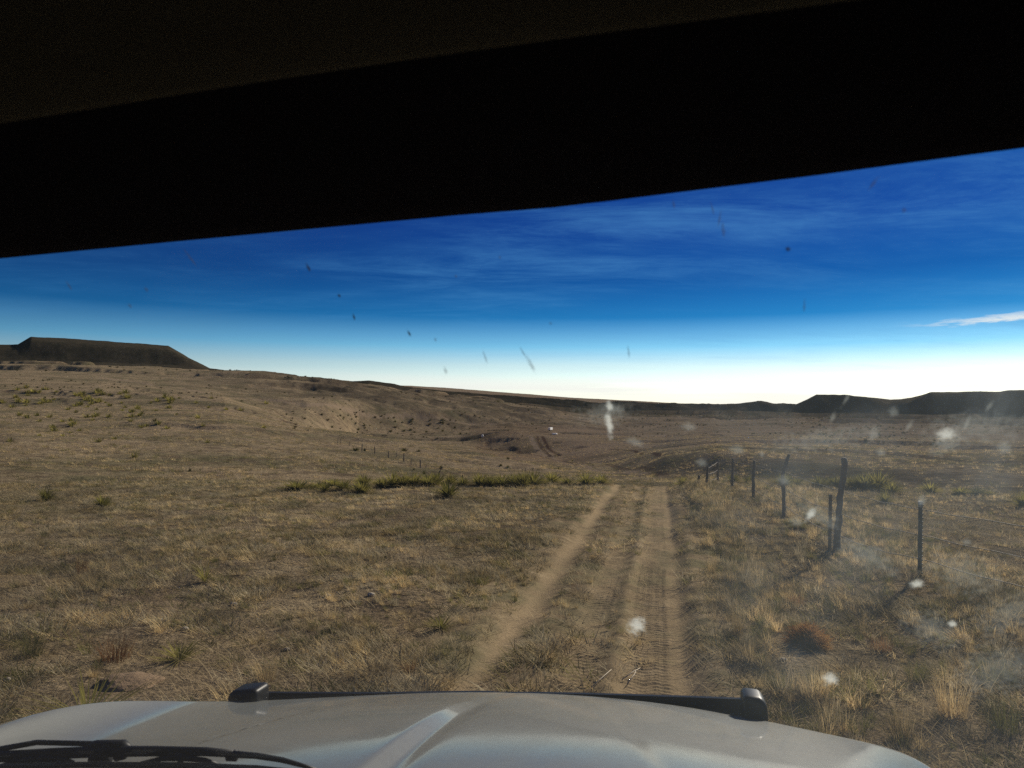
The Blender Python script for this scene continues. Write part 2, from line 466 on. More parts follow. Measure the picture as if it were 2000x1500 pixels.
def ground_material():
    m, t, out = new_mat('prairie_ground')
    pos = t.node('ShaderNodeNewGeometry').outputs['Position']
    A = lambda n: t.node('ShaderNodeAttribute', attribute_name=n).outputs['Fac']
    n1 = t.noise(pos, 0.9, 8, 0.65)
    n2 = t.noise(pos, 0.05, 6, 0.6)
    n3 = t.noise(pos, 7.0, 6, 0.7)
    n4 = t.noise(t.mapping(pos, scale=(0.012, 0.03, 0.03)), 1.0, 7, 0.65)
    n5 = t.noise(pos, 0.25, 5, 0.7)
    straw = t.ramp(n1, [(0.30, (0.235, 0.175, 0.102)), (0.5, (0.375, 0.285, 0.170)), (0.72, (0.520, 0.410, 0.250))])
    olive = t.ramp(n3, [(0.3, (0.110, 0.098, 0.054)), (0.7, (0.250, 0.215, 0.115))])
    c = t.mix(t.smooth(n2, 0.40, 0.62), straw, olive)
    c = t.mix(t.math('MULTIPLY', t.smooth(n4, 0.46, 0.60), 0.6), c, (0.42, 0.31, 0.185))
    soil = t.ramp(n3, [(0.3, (0.095, 0.068, 0.045)), (0.7, (0.240, 0.175, 0.115))])
    c = t.mix(t.math('MULTIPLY', t.smooth(n5, 0.47, 0.62), 0.75), c, soil)
    redc = t.ramp(n1, [(0.3, (0.150, 0.068, 0.042)), (0.7, (0.265, 0.130, 0.080))])
    c = t.mix(t.math('MULTIPLY', A('red'), 0.42), c, redc)
    sc = t.ramp(t.noise(pos, 0.12, 8, 0.75), [(0.38, (0.013, 0.014, 0.013)), (0.54, (0.026, 0.026, 0.022)), (0.72, (0.066, 0.056, 0.043))])  # dark scrub tone, deepened to hold the shade on the mesa faces
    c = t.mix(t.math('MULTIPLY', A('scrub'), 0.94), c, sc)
    # litter of fine dark speckle
    sp = t.smooth(t.noise(pos, 26, 4, 0.75), 0.42, 0.56, 0.2, 1.0)
    c = t.mix(1.0, c, t.mix(sp, (0.5, 0.48, 0.45), (1.1, 1.1, 1.1)), 'MULTIPLY')
    sp2 = t.smooth(t.noise(pos, 0.55, 6, 0.75), 0.38, 0.54, 0.6, 1.0)
    c = t.mix(1.0, c, t.mix(sp2, (0.45, 0.45, 0.42), (1.05, 1.05, 1.05)), 'MULTIPLY')
    c = t.mix(A('sand_haze'), c, t.mix(n3, (0.27, 0.19, 0.125), (0.40, 0.30, 0.20)))
    c = t.mix(A('scar_shade'), c, (0.085, 0.048, 0.034))
    bs = t.node('ShaderNodeBsdfDiffuse'); t.put(bs.inputs[0], c); bs.inputs[1].default_value = 0.6
    bu = t.node('ShaderNodeBump'); bu.inputs['Strength'].default_value = 0.9; bu.inputs['Distance'].default_value = 0.10
    t.put(bu.inputs['Height'], t.math('ADD', t.math('MULTIPLY', t.noise(pos, 5, 8, 0.75), 1.0), t.math('MULTIPLY', t.noise(pos, 0.6, 6, 0.7), 5.0)))
    t.l.new(bu.outputs[0], bs.inputs['Normal'])
    t.l.new(bs.outputs[0], out.inputs[0])
    return m
M_GROUND = ground_material()

# ------------------------------------------------------------------ the land
attrs = dict(red=np.clip(red, 0, 1), scrub=scrub, sand_haze=sand_haze, scar_shade=scar_shade)
dmid = np.sqrt(DR[:-1] * DR[1:])[:, None] * np.ones((1, NA))
L = lambda k: np.repeat(Ld[k][None, :], ND - 1, 0)
azf = np.degrees(np.repeat(AZ[None, :], ND - 1, 0))
g0 = dmid < L(1)
g1 = (~g0) & (dmid < L(8)); g2 = (~g0) & (~g1) & (dmid < L(11))
m_all = (~g0) & (~g1) & (~g2) & (dmid < L(14))
mesa_l = m_all & (azf < -23.3) & (azf > -60)
mesa_r = m_all & (azf > 22.2) & (azf < 28.2)
mesa_r2 = m_all & (azf >= 28.2) & (azf < 60)
hills = m_all & ~mesa_l & ~mesa_r & ~mesa_r2
ridge = dmid >= L(14)
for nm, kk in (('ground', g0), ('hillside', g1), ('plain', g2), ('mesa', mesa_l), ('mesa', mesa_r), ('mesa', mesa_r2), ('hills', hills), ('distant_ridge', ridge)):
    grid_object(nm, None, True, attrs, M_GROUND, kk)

# ------------------------------------------------------------------ the dirt track (fine sheet)
def bell(v, c, s, p=2):
    return np.exp(-np.abs((v - c) / s) ** p)

def build_track():
    fs = np.concatenate([np.arange(TF0, 4.0, 0.10), np.arange(4.0, 11.0, 0.0135), np.arange(11.0, 18, 0.03), np.arange(18, TF1 + 0.01, 0.08)])
    rs = np.arange(TR0, TR1 + 0.001, 0.024)
    Fg, Rg = np.meshgrid(fs, rs, indexing='ij')
    wob = 0.05 * fbm(Fg / 3.0, Fg * 0 + 1, 3, 61)
    x = Fg * FW[0] + Rg * RT[0]; y = Fg * FW[1] + Rg * RT[1]
    z = zfun(x, y)
    rr = Rg + wob
    big = fbm(Fg / 1.1, Rg / 0.7, 4, 63); fine = fbm(Fg / 0.12, Rg / 0.12, 3, 65)
    lump = fbm(Fg / 0.3, Rg / 0.25, 4, 67)
    lr = bell(rr, -1.46, 0.19); t1 = bell(rr, -0.68, 0.19, 4); rr2 = bell(rr, 0.22, 0.12); t2 = bell(rr, -0.08, 0.21, 4)
    h = -0.055 * lr - 0.035 * t1 - 0.045 * t2 - 0.050 * rr2
    h += 0.02 * bell(rr, -1.15, 0.10) + 0.02 * bell(rr, -0.38, 0.07) + 0.025 * bell(rr, 0.48, 0.12) + 0.015 * bell(rr, -1.8, 0.12)
    soft = 1 - 0.75 * np.clip(lr + rr2, 0, 1)
    h += 0.012 * lump * soft + 0.005 * fine * (0.4 + soft)
    # tread blocks: rows of lugs with a zigzag, pressed into the two fresh wheel marks
    def tread(rc, half, per, ph):
        u = (rr - rc) / half
        zig = np.abs(((u * 1.1 + ph) % 1.0) - 0.5) * 0.10 + 0.03 * vnoise(Fg / 0.3, rr / 0.06, 77)
        saw = ((Fg + zig + 0.01 * big) / per) % 1.0
        lug = sstep(saw, 0.08, 0.3) * (1 - sstep(saw, 0.6, 0.82))
        gap = 1 - 0.4 * np.exp(-(((u * 2.5) % 1.0 - 0.5) / 0.12) ** 2)
        return lug * gap * (np.abs(u) < 1) * sstep(1 - np.abs(u), 0, 0.12)
    worn = 0.25 + 0.75 * sstep(fbm(Fg / 1.6, Rg / 0.9, 3, 69), -0.35, 0.15)
    h += 0.010 * tread(-0.08, 0.20, 0.072, 0.2) * worn + 0.010 * tread(-0.68, 0.19, 0.076, 0.6) * worn * sstep(12 - Fg, 0, 4)
    edge = np.maximum(1 - sstep(Rg, TR0, TR0 + 0.35), sstep(Rg, TR1 - 0.35, TR1))
    edge = np.maximum(edge, np.maximum(1 - sstep(Fg, TF0, TF0 + .4), sstep(Fg, TF1 - 1.2, TF1)))
    z = z + h * (1 - edge) - 0.05 * edge
    bare = np.clip(1.0 * bell(rr + 0.10 * big + 0.05 * lump, -1.46, 0.17, 3) + 0.62 * bell(rr, 0.24, 0.12, 3) + 0.36 * t2 + 0.28 * t1 + 0.16 * bell(rr, -0.6, 1.0, 6), 0, 1)
    bare = np.clip(bare * (0.85 + 0.5 * fbm(Fg / 0.8, Rg / 0.3, 3, 71)), 0, 1)
    bare = bare * (1 - edge)
    scr = np.clip(0.5 * bell(rr, -1.08, 0.14) * sstep(lump, -0.3, 0.4) + 0.7 * sstep(SFish(Fg), 0, 1) * bell(rr, 0.72, 0.25) , 0, 1) * (1 - edge)  # second term puts the right bank's shaded side into the colour
    n0, n1 = Fg.shape
    co = np.stack([x, y, z], -1).reshape(-1, 3)
    ids = np.arange(n0 * n1).reshape(n0, n1)
    q = np.stack([ids[:-1, :-1], ids[:-1, 1:], ids[1:, 1:], ids[1:, :-1]], -1).reshape(-1, 4)
    me = bpy.data.meshes.new('dirt_track')
    me.vertices.add(len(co)); me.vertices.foreach_set('co', co.ravel())
    nf = len(q)
    me.loops.add(nf * 4); me.loops.foreach_set('vertex_index', q.astype(np.int32).ravel())
    me.polygons.add(nf); me.polygons.foreach_set('loop_start', np.arange(nf, dtype=np.int32) * 4)
    me.polygons.foreach_set('loop_total', np.full(nf, 4, dtype=np.int32))
    me.polygons.foreach_set('use_smooth', np.ones(nf, dtype=bool))
    me.update(calc_edges=True)
    for k, arr in (('sand_haze', bare), ('scar_shade', scr)):
        at = me.attributes.new(k, 'FLOAT', 'POINT'); at.data.foreach_set('value', arr.ravel().astype(np.float32))
    m, t, out = new_mat('track_dirt')
    pos = t.node('ShaderNodeNewGeometry').outputs['Position']
    A = lambda n: t.node('ShaderNodeAttribute', attribute_name=n).outputs['Fac']
    n1_ = t.noise(pos, 3.0, 8, 0.7); n2_ = t.noise(pos, 22.0, 6, 0.7)
    base = t.ramp(n1_, [(0.32, (0.110, 0.084, 0.052)), (0.52, (0.205, 0.155, 0.092)), (0.7, (0.30, 0.235, 0.145))])
    base = t.mix(t.smooth(t.noise(pos, 1.1, 5, 0.6), 0.45, 0.62, 0, 0.7), base, (0.115, 0.108, 0.060))
    dirt = t.mix(n2_, (0.195, 0.143, 0.084), (0.340, 0.258, 0.156))
    c = t.mix(A('sand_haze'), base, dirt)
    c = t.mix(A('scar_shade'), c, (0.075, 0.045, 0.030))
    bs = t.node('ShaderNodeBsdfDiffuse'); t.put(bs.inputs[0], c)
    bu = t.node('ShaderNodeBump'); bu.inputs['Strength'].default_value = 0.7; bu.inputs['Distance'].default_value = 0.02
    t.put(bu.inputs['Height'], t.noise(pos, 30, 6, 0.7)); t.l.new(bu.outputs[0], bs.inputs['Normal'])
    t.l.new(bs.outputs[0], out.inputs[0])
    me.materials.append(m)
    o = bpy.data.objects.new('dirt_track', me); COL.objects.link(o); o['kind'] = 'structure'
def SFish(f):
    return sstep(f, 14, 17) * (1 - sstep(f, 22, 24))
build_track()

# ------------------------------------------------------------------ helpers for things
def tag(o, label=None, cat=None, group=None, kind=None):
    if label: o['label'] = label
    if cat: o['category'] = cat
    if group: o['group'] = group
    if kind: o['kind'] = kind
    return o

def mesh_obj(name, verts, faces, mat, parent=None, smooth=True, mats=None, midx=None, link=True):
    me = bpy.data.meshes.new(name)
    me.from_pydata([tuple(v) for v in verts], [], [tuple(f) for f in faces])
    me.update()
    for mm in (mats or [mat]):
        me.materials.append(mm)
    if midx is not None:
        me.polygons.foreach_set('material_index', midx)
    if smooth:
        me.polygons.foreach_set('use_smooth', [True] * len(me.polygons))
    o = bpy.data.objects.new(name, me)
    if link: COL.objects.link(o)
    if parent is not None: o.parent = parent
    return o

def empty(name, loc, rz=0):
    o = bpy.data.objects.new(name, None); COL.objects.link(o)
    o.location = loc; o.rotation_euler = (0, 0, rz); o.empty_display_size = 0.2
    return o

def tube(pts, radii, n=8, caps=True, flat=1.0):
    """swept tube; flat squeezes it along the second frame axis"""
    V, Fc = [], []
    pts = [Vector(p) for p in pts]
    if not hasattr(radii, '__len__'): radii = [radii] * len(pts)
    for i, p in enumerate(pts):
        a = pts[max(i - 1, 0)]; b = pts[min(i + 1, len(pts) - 1)]
        tdir = (b - a).normalized()
        ref = Vector((0, 0, 1)) if abs(tdir.z) < 0.9 else Vector((1, 0, 0))
        u = tdir.cross(ref).normalized(); v = tdir.cross(u).normalized()
        for k in range(n):
            an = 2 * math.pi * k / n
            V.append(p + u * math.cos(an) * radii[i] + v * math.sin(an) * radii[i] * flat)
    for i in range(len(pts) - 1):
        for k in range(n):
            a = i * n + k; b = i * n + (k + 1) % n
            Fc.append((a, b, b + n, a + n))
    if caps:
        Fc.append(tuple(range(n - 1, -1, -1))); Fc.append(tuple(range((len(pts) - 1) * n, len(pts) * n)))
    return V, Fc

def merge(*parts):
    V, Fc = [], []
    for v, f in parts:
        o = len(V); V += list(v); Fc += [tuple(i + o for i in ff) for ff in f]
    return V, Fc

def simple_mat(name, col, rough=0.8, var=0.25, scale=6.0, metallic=0.0, spec=0.3, bump=0.0):
    m, t, out = new_mat(name)
    pos = t.node('ShaderNodeTexCoord').outputs['Object']
    n = t.noise(pos, scale, 6, 0.65)
    lo = tuple(c * (1 - var) for c in col); hi = tuple(min(c * (1 + var), 0.9) for c in col)
    bs = t.node('ShaderNodeBsdfPrincipled')
    t.put(bs.inputs['Base Color'], t.mix(n, lo, hi))
    bs.inputs['Roughness'].default_value = rough; bs.inputs['Metallic'].default_value = metallic
    bs.inputs['Specular IOR Level'].default_value = spec
    if bump:
        bu = t.node('ShaderNodeBump'); bu.inputs['Distance'].default_value = bump
        t.put(bu.inputs['Height'], t.noise(t.mapping(pos, scale=(1, 1, 0.12)), scale * 4, 6, 0.7)); t.l.new(bu.outputs[0], bs.inputs['Normal'])
    t.l.new(bs.outputs[0], out.inputs[0])
    return m

def leaf_mat(name, lo, hi, rnd=0.35, transl=0.35, tipcol=None):
    m, t, out = new_mat(name)
    info = t.node('ShaderNodeObjectInfo').outputs['Random']
    pos = t.node('ShaderNodeNewGeometry').outputs['Position']
    isl = t.node('ShaderNodeNewGeometry').outputs['Random Per Island']
    f = t.math('ADD', t.math('MULTIPLY', info, 0.65), t.math('MULTIPLY', isl, 0.35))
    c = t.mix(f, lo, hi)
    patch = t.noise(pos, 0.45, 4, 0.6)
    c = t.mix(1.0, c, t.mix(t.smooth(patch, 0.35, 0.65), (0.68, 0.67, 0.64), (1.15, 1.12, 1.06)), 'MULTIPLY')
    c = t.mix(1.0, c, t.mix(t.smooth(t.noise(pos, 2.3, 4, 0.65), 0.36, 0.6), (0.62, 0.60, 0.58), (1.12, 1.10, 1.06)), 'MULTIPLY')
    if tipcol:
        obj = t.node('ShaderNodeTexCoord').outputs['Object']
        s = t.node('ShaderNodeSeparateXYZ'); t.put(s.inputs[0], obj)
        c = t.mix(t.smooth(s.outputs[2], 0.1, 0.5, 0, 0.55), c, tipcol)
    d = t.node('ShaderNodeBsdfDiffuse'); t.put(d.inputs[0], c)
    tr = t.node('ShaderNodeBsdfTranslucent'); t.put(tr.inputs[0], c)
    mx = t.node('ShaderNodeMixShader'); mx.inputs[0].default_value = transl
    t.l.new(d.outputs[0], mx.inputs[1]); t.l.new(tr.outputs[0], mx.inputs[2]); t.l.new(mx.outputs[0], out.inputs[0])
    return m

M_STRAW = leaf_mat('straw_grass', (0.29, 0.225, 0.115), (0.76, 0.61, 0.35))
M_PALE = leaf_mat('pale_straw', (0.42, 0.34, 0.20), (0.68, 0.58, 0.38))
M_GREY = leaf_mat('grey_matted_grass', (0.18, 0.16, 0.115), (0.60, 0.53, 0.37))
M_OLIVE = leaf_mat('olive_grass', (0.095, 0.100, 0.034), (0.24, 0.225, 0.085))
M_RUSTG = leaf_mat('rusty_grass', (0.17, 0.085, 0.04), (0.36, 0.21, 0.10))
M_YUCCA = leaf_mat('yucca_leaf', (0.150, 0.145, 0.040), (0.38, 0.345, 0.105), transl=0.35)
M_YUCCA_OLD = leaf_mat('yucca_dead_leaf', (0.15, 0.12, 0.07), (0.32, 0.26, 0.15))
M_TUMBLE = leaf_mat('tumbleweed_twig', (0.38, 0.24, 0.10), (0.78, 0.55, 0.27))
M_STALK = simple_mat('dry_stalk', (0.12, 0.09, 0.06))

# ------------------------------------------------------------------ grass
def blade(V, Fc, base, dirv, lean, length, width, droop, seg=3):
    """flat tapering blade that bends over"""
    side = Vector((-dirv.y, dirv.x, 0))
    p = Vector(base); ang = lean
    o = len(V)
    for i in range(seg + 1):
        wdt = width * (1 - (i / seg)) ** 0.7 if i < seg else 0
        if i < seg:
            V.append(p - side * wdt / 2); V.append(p + side * wdt / 2)
        else:
            V.append(p.copy())
        ang2 = min(ang, 1.62)
        p = p + (Vector((0, 0, 1)) * math.cos(ang2) + dirv * math.sin(ang2)) * (length / seg)
        ang += droop / seg
    for i in range(seg - 1):
        a = o + i * 2
        Fc.append((a, a + 1, a + 3, a + 2))
    a = o + (seg - 1) * 2
    Fc.append((a, a + 1, a + 2))

def clump(seed, nb, rad, l0, l1, lean0, lean1, droop, width, wind=0.35):
    r = random.Random(seed); V, Fc = [], []
    for _ in range(nb):
        a = r.uniform(0, 2 * math.pi); q = rad * math.sqrt(r.random())
        da = a + r.gauss(0, 0.7)
        dv = Vector((math.cos(da) - wind, math.sin(da) - wind * 0.3, 0))
        dv = dv.normalized() if dv.length > 1e-3 else Vector((1, 0, 0))
        ln = r.uniform(l0, l1)
        blade(V, Fc, (q * math.cos(a), q * math.sin(a), -0.01), dv, r.uniform(lean0, lean1), ln, width * r.uniform(0.7, 1.3), r.uniform(0.2, 1.0) * droop)
    return V, Fc

def proto_collection(name, makers):
    c = bpy.data.collections.new(name)
    for i, (vf, mat) in enumerate(makers):
        o = mesh_obj('%s_%02d' % (name, i), vf[0], vf[1], mat, link=False)
        c.objects.link(o)
    return c

P_MAT = proto_collection('matted', [(clump(100 + i, 46, 0.14, 0.08, 0.20, 0.7, 1.45, 0.7, 0.0075), [M_GREY, M_STRAW, M_OLIVE, M_GREY, M_STRAW, M_GREY, M_STRAW][i % 7]) for i in range(10)])
P_TUFT = proto_collection('tuft', [(clump(200 + i, 60, 0.07, 0.12, 0.30, 0.05, 0.85, 0.9, 0.0055), [M_STRAW, M_STRAW, M_GREY, M_OLIVE][i % 4]) for i in range(8)])
P_STRAND = proto_collection('strand', [(clump(400 + i, 7, 0.22, 0.16, 0.38, 0.5, 1.45, 0.6, 0.0046), M_PALE) for i in range(8)])
P_FAR = proto_collection('far_tuft', [(clump(300 + i, 26, 0.28, 0.12, 0.34, 0.2, 1.2, 0.8, 0.020), [M_STRAW, M_GREY, M_STRAW, M_OLIVE][i % 4]) for i in range(8)])

def scatter(name, pts, rotz, scl, coll, label):
    n = len(pts)
    me = bpy.data.meshes.new(name)
    me.vertices.add(n); me.vertices.foreach_set('co', np.asarray(pts, np.float32).ravel())
    a = me.attributes.new('rotv', 'FLOAT_VECTOR', 'POINT')
    rv = np.zeros((n, 3), np.float32); rv[:, 2] = rotz; rv[:, 0] = rng.normal(0, 0.08, n); rv[:, 1] = rng.normal(0, 0.08, n)
    a.data.foreach_set('vector', rv.ravel())
    a = me.attributes.new('sclv', 'FLOAT', 'POINT'); a.data.foreach_set('value', np.asarray(scl, np.float32))
    a = me.attributes.new('pick', 'INT', 'POINT'); a.data.foreach_set('value', rng.integers(0, len(coll.objects), n).astype(np.int32))
    o = bpy.data.objects.new(name, me); COL.objects.link(o)
    ng = bpy.data.node_groups.new(name, 'GeometryNodeTree')
    ng.interface.new_socket('Geometry', in_out='INPUT', socket_type='NodeSocketGeometry')
    ng.interface.new_socket('Geometry', in_out='OUTPUT', socket_type='NodeSocketGeometry')
    N = ng.nodes; Lk = ng.links
    gi = N.new('NodeGroupInput'); go = N.new('NodeGroupOutput')
    ci = N.new('GeometryNodeCollectionInfo'); ci.inputs['Collection'].default_value = coll
    ci.inputs['Separate Children'].default_value = True; ci.inputs['Reset Children'].default_value = True
    ip = N.new('GeometryNodeInstanceOnPoints'); ip.inputs['Pick Instance'].default_value = True
    def na(nm, dt):
        q = N.new('GeometryNodeInputNamedAttribute'); q.data_type = dt; q.inputs['Name'].default_value = nm
        return [s for s in q.outputs if s.enabled and s.name == 'Attribute'][0]
    Lk.new(gi.outputs[0], ip.inputs['Points']); Lk.new(ci.outputs[0], ip.inputs['Instance'])
    Lk.new(na('pick', 'INT'), ip.inputs['Instance Index'])
    Lk.new(na('rotv', 'FLOAT_VECTOR'), ip.inputs['Rotation'])
    Lk.new(na('sclv', 'FLOAT'), ip.inputs['Scale'])
    Lk.new(ip.outputs[0], go.inputs[0])
    md = o.modifiers.new('scatter', 'NODES'); md.node_group = ng
    tag(o, label, 'grass', kind='stuff')
    return o

def sector(n, d0, d1, a0=-41, a1=41, power=2.0):
    u = rng.random(n)
    d = (d0 ** power + u * (d1 ** power - d0 ** power)) ** (1 / power)
    a = np.radians(rng.uniform(a0, a1, n))
    x, y = d * np.sin(a), d * np.cos(a)
    return x, y, d

def off_track(x, y, amount=1.0):
    """probability that grass grows here: none in the wheel marks"""
    f = x * FW[0] + y * FW[1]; r = x * RT[0] + y * RT[1]
    p = np.ones_like(x)
    on = (f < 28)
    bare = np.clip(1.5 * bell(r, -1.46, 0.22, 4) + 1.3 * bell(r, 0.22, 0.18, 4) + 1.0 * bell(r, -0.08, 0.22, 4) + 0.85 * bell(r, -0.68, 0.20, 4), 0, 1)
    mid = 0.15 * bell(r, -0.6, 1.0, 6)
    p = np.where(on, (1 - bare * amount) * (1 - mid), p)
    return p

EXCL = []
for _px, _py, _r in ((1578, 1262, 0.36), (250, 1340, 0.42), (400, 1137, 0.2), (456, 1182, .12), (725, 1164, .15), (1578, 1300, 0.25)):
    _p = hit(_px, _py); EXCL.append((_p.x, _p.y, _r))
def grass_layer(name, n, d0, d1, coll, s0, s1, nscale, lo, hi, label, power=1.3, seed=80, a0=-41, a1=41, car=True):
    x, y, d = sector(n, d0, d1, a0, a1, power)
    dens = sstep(fbm(x / nscale, y / nscale, 4, seed), lo, hi) * 0.92 + 0.08
    keep = rng.random(n) < dens * off_track(x, y)
    for ex, ey, er in EXCL:
        keep &= np.hypot(x - ex, y - ey) > er
    x, y, d = x[keep], y[keep], d[keep]
    z = zfun(x, y)
    sc = rng.uniform(s0, s1, len(x)) * (0.75 + 0.5 * (fbm(x / 1.3, y / 1.3, 2, seed + 5) * 0.5 + 0.5))
    return scatter(name, np.stack([x, y, z], -1), rng.normal(0, 0.8, len(x)), sc, coll, label)

grass_layer('matted_grass', 34000, 3.2, 31, P_MAT, 0.5, 1.15, 0.8, -0.15, 0.25, 'short matted grey and tan dead grass covering the near prairie', 1.35)
grass_layer('dry_grass', 15000, 3.2, 31, P_TUFT, 0.18, 0.58, 1.8, 0.0, 0.35, 'upright straw coloured bunch grass over the near prairie', 1.35, 90)
grass_layer('straw_strands', 15000, 3.2, 26, P_STRAND, 0.4, 0.95, 1.1, -0.25, 0.3, 'loose pale straws lying over the near grass', 1.3, 97)
# tall fringe along the fence and the track edge
def fringe():
    n = 2600
    f = rng.uniform(3.5, 27, n); c = np.where(rng.random(n) < 0.55, 3.4, 1.15)
    r = c + rng.normal(0, 1, n) * np.where(c > 2, 0.75, 0.22)
    x = f * FW[0] + r * RT[0]; y = f * FW[1] + r * RT[1]
    k = np.ones(n, bool)
    for ex, ey, er in EXCL: k &= np.hypot(x - ex, y - ey) > er + 0.06
    x, y = x[k], y[k]; n = len(x)
    scatter('fence_line_grass', np.stack([x, y, zfun(x, y)], -1), rng.normal(0, .8, n), rng.uniform(0.3, 0.85, n), P_TUFT, 'taller pale grass fringing the track and the fence line')
fringe()
grass_layer('hillside_grass', 42000, 58, 330, P_FAR, 0.6, 1.5, 9, -0.3, 0.3, 'dead tufts of grass speckling the hillsides beyond the crest', 1.2, 110)

# ------------------------------------------------------------------ yuccas and other plants
def yucca_mesh(seed, n=90, h=0.5, dead=16, width=0.016):
    r = random.Random(seed); V, Fc, mi = [], [], []
    for i in range(n + dead):
        isdead = i >= n
        a = r.uniform(0, 2 * math.pi)
        lean = r.uniform(1.2, 1.6) if isdead else 1.42 * r.random() ** 0.65 + 0.03
        lean = min(lean, 1.45)
        L_ = h * r.uniform(0.7, 1.1) * (0.8 if isdead else 1)
        dv = Vector((math.cos(a), math.sin(a), 0))
        f0 = len(Fc)
        bx = dv * 0.04 * r.random()
        blade(V, Fc, (bx.x, bx.y, 0.02 if isdead else 0.03 + 0.05 * r.random()), dv, lean, L_, width * r.uniform(0.8, 1.2), r.uniform(0, 0.25), seg=2)
        mi += [1 if isdead else 0] * (len(Fc) - f0)
    return V, Fc, mi

YM = []
for i in range(6):
    V, Fc, mi = yucca_mesh(500 + i, [90, 120, 75, 100, 60, 110][i], 0.5)
    YM.append(mesh_obj('yucca', V, Fc, None, mats=[M_YUCCA, M_YUCCA_OLD], midx=mi, link=False, smooth=False))
YN = YM; YM = []
for i in range(6):
    V, Fc, mi = yucca_mesh(540 + i, [170, 210, 150, 190, 130, 200][i], 0.5, width=0.034)
    YM.append(mesh_obj('yucca', V, Fc, None, mats=[M_YUCCA, M_YUCCA_OLD], midx=mi, link=False, smooth=False))

ORD = ['leftmost', 'second', 'third', 'fourth', 'fifth', 'sixth', 'seventh', 'eighth', 'ninth', 'tenth', 'eleventh', 'twelfth', 'thirteenth',
       'fourteenth', 'fifteenth', 'sixteenth', 'seventeenth', 'eighteenth', 'nineteenth', 'twentieth', 'twenty-first', 'twenty-second', 'twenty-third',
       'twenty-fourth', 'twenty-fifth', 'twenty-sixth', 'twenty-seventh', 'twenty-eighth', 'twenty-ninth', 'thirtieth']

def place_plant(protos, px, py, wpx, hpx, label, cat, group, dmin=3.0, name=None, wide=0.62):
    p = hit(px, py, dmin)
    if p is None: return None
    depth = p.y
    hgt = hpx / FPX * depth; wid = wpx / FPX * depth
    o = random.choice(protos).copy()
    if name: o.name = name
    COL.objects.link(o)
    o.location = (p.x, p.y, p.z - 0.01)
    s = max(hgt / 0.47, 0.02)
    o.scale = (wid / wide, wid / wide, s)
    o.rotation_euler = (0, 0, random.uniform(0, 6.28))
    tag(o, label, cat, group)
    return o

row_l = [(580,957,46,20),(619,953,25,17),(635,961,24,24),(652,950,30,20),(671,957,30,26),(710,948,30,22),(706,962,36,24),(745,953,32,24),(766,950,36,28),(787,950,36,28),
         (808,949,32,24),(836,949,40,24),(852,947,30,26),(880,946,26,22),(904,948,24,22),(937,949,36,25),(958,949,28,20),(980,949,42,30),(1004,950,30,24),(1021,951,32,32),
         (1042,948,42,32),(1079,944,34,24),(1109,946,28,20),(1144,947,32,24),(1174,945,30,22)]
row_l.sort()
for i, (a, b, c, d) in enumerate(row_l):
    lab = '%s yucca from the left in the crest row left of the track' % ORD[i] if i else 'leftmost yucca of the crest row left of the track'
    place_plant(YM, a, b, c * 1.35, d * random.uniform(0.75, 1.1), lab, 'yucca', 'yuccas in the row along the crest')
row_r = [(1334,950,24,22),(1432,945,26,22),(1462,945,20,18),(1530,951,32,26),(1555,948,26,18),(1600,950,34,20),(1630,950,36,26),(1672,954,40,30),(1690,956,50,36),(1716,956,50,42),
         (1742,963,34,28),(1817,964,32,26),(1876,966,28,16),(1908,967,32,20),(1935,969,20,12)]
for i, (a, b, c, d) in enumerate(row_r):
    lab = '%s green yucca from the left along the crest right of the track, by the fence' % ORD[i] if i else 'small yellow-green yucca at the right edge of the track on the crest'
    place_plant(YM, a, b, c * 1.35, d * random.uniform(0.75, 1.1), lab, 'yucca', 'yuccas beyond the fence')
for a, b, c, d, lab in [(874, 971, 62, 32, 'broad bright green yucca standing in front of the row on the crest'),
                        (1728, 984, 36, 28, 'round green yucca in front of the crest row right of the leaning post'),
                        (1998, 992, 40, 32, 'dark green yucca at the right edge of the picture'),
                        (90, 978, 34, 26, 'yellow-green yucca far left on the pale bench'),
                        (200, 990, 36, 22, 'low yellow-green yucca on the pale bench beside the far left one'),
                        (400, 1138, 58, 46, 'lone grey-green yucca in the middle of the left grass'),
                        (170, 1410, 190, 90, 'large sparse yellow-green yucca at the lower left beside the hood'),
                        (862, 1228, 60, 30, 'flat faded grey-green yucca left of the sandy wheel rut'),
                        (350, 1290, 90, 34, 'low pale green yucca in the grass above the hood')]:
    place_plant([YN[4]] if c > 100 else (YN if b > 1100 else YM), a, b, c, d, lab, 'yucca', None)

# bushes on the hillsides, one object each
def bush_mesh(seed):
    r = random.Random(seed); V, Fc = [], []
    for _ in range(34):
        a = r.uniform(0, 6.28); ln = abs(r.gauss(0, 0.75))
        dv = Vector((math.cos(a), math.sin(a), 0))
        off = dv * r.uniform(0, 0.2)
        blade(V, Fc, (off.x, off.y, 0), dv, min(0.15 + 1.2 * r.random(), 1.35), 0.5 * r.uniform(0.7, 1.1), 0.10 * r.uniform(0.7, 1.2), 0.3, seg=2)
    return V, Fc
M_BUSH = leaf_mat('bush_leaf', (0.045, 0.050, 0.020), (0.125, 0.120, 0.042), transl=0.2)
M_BUSHB = leaf_mat('brown_bush_leaf', (0.055, 0.042, 0.024), (0.12, 0.095, 0.05), transl=0.2)
BM = []; BG = []
for i in range(4):
    V, Fc = bush_mesh(700 + i); BM.append(mesh_obj('bush', V, Fc, M_BUSH if i < 3 else M_BUSHB, link=False, smooth=False))
for i in range(3):
    V, Fc = bush_mesh(740 + i); BG.append(mesh_obj('bush', V, Fc, M_YUCCA, link=False, smooth=False))
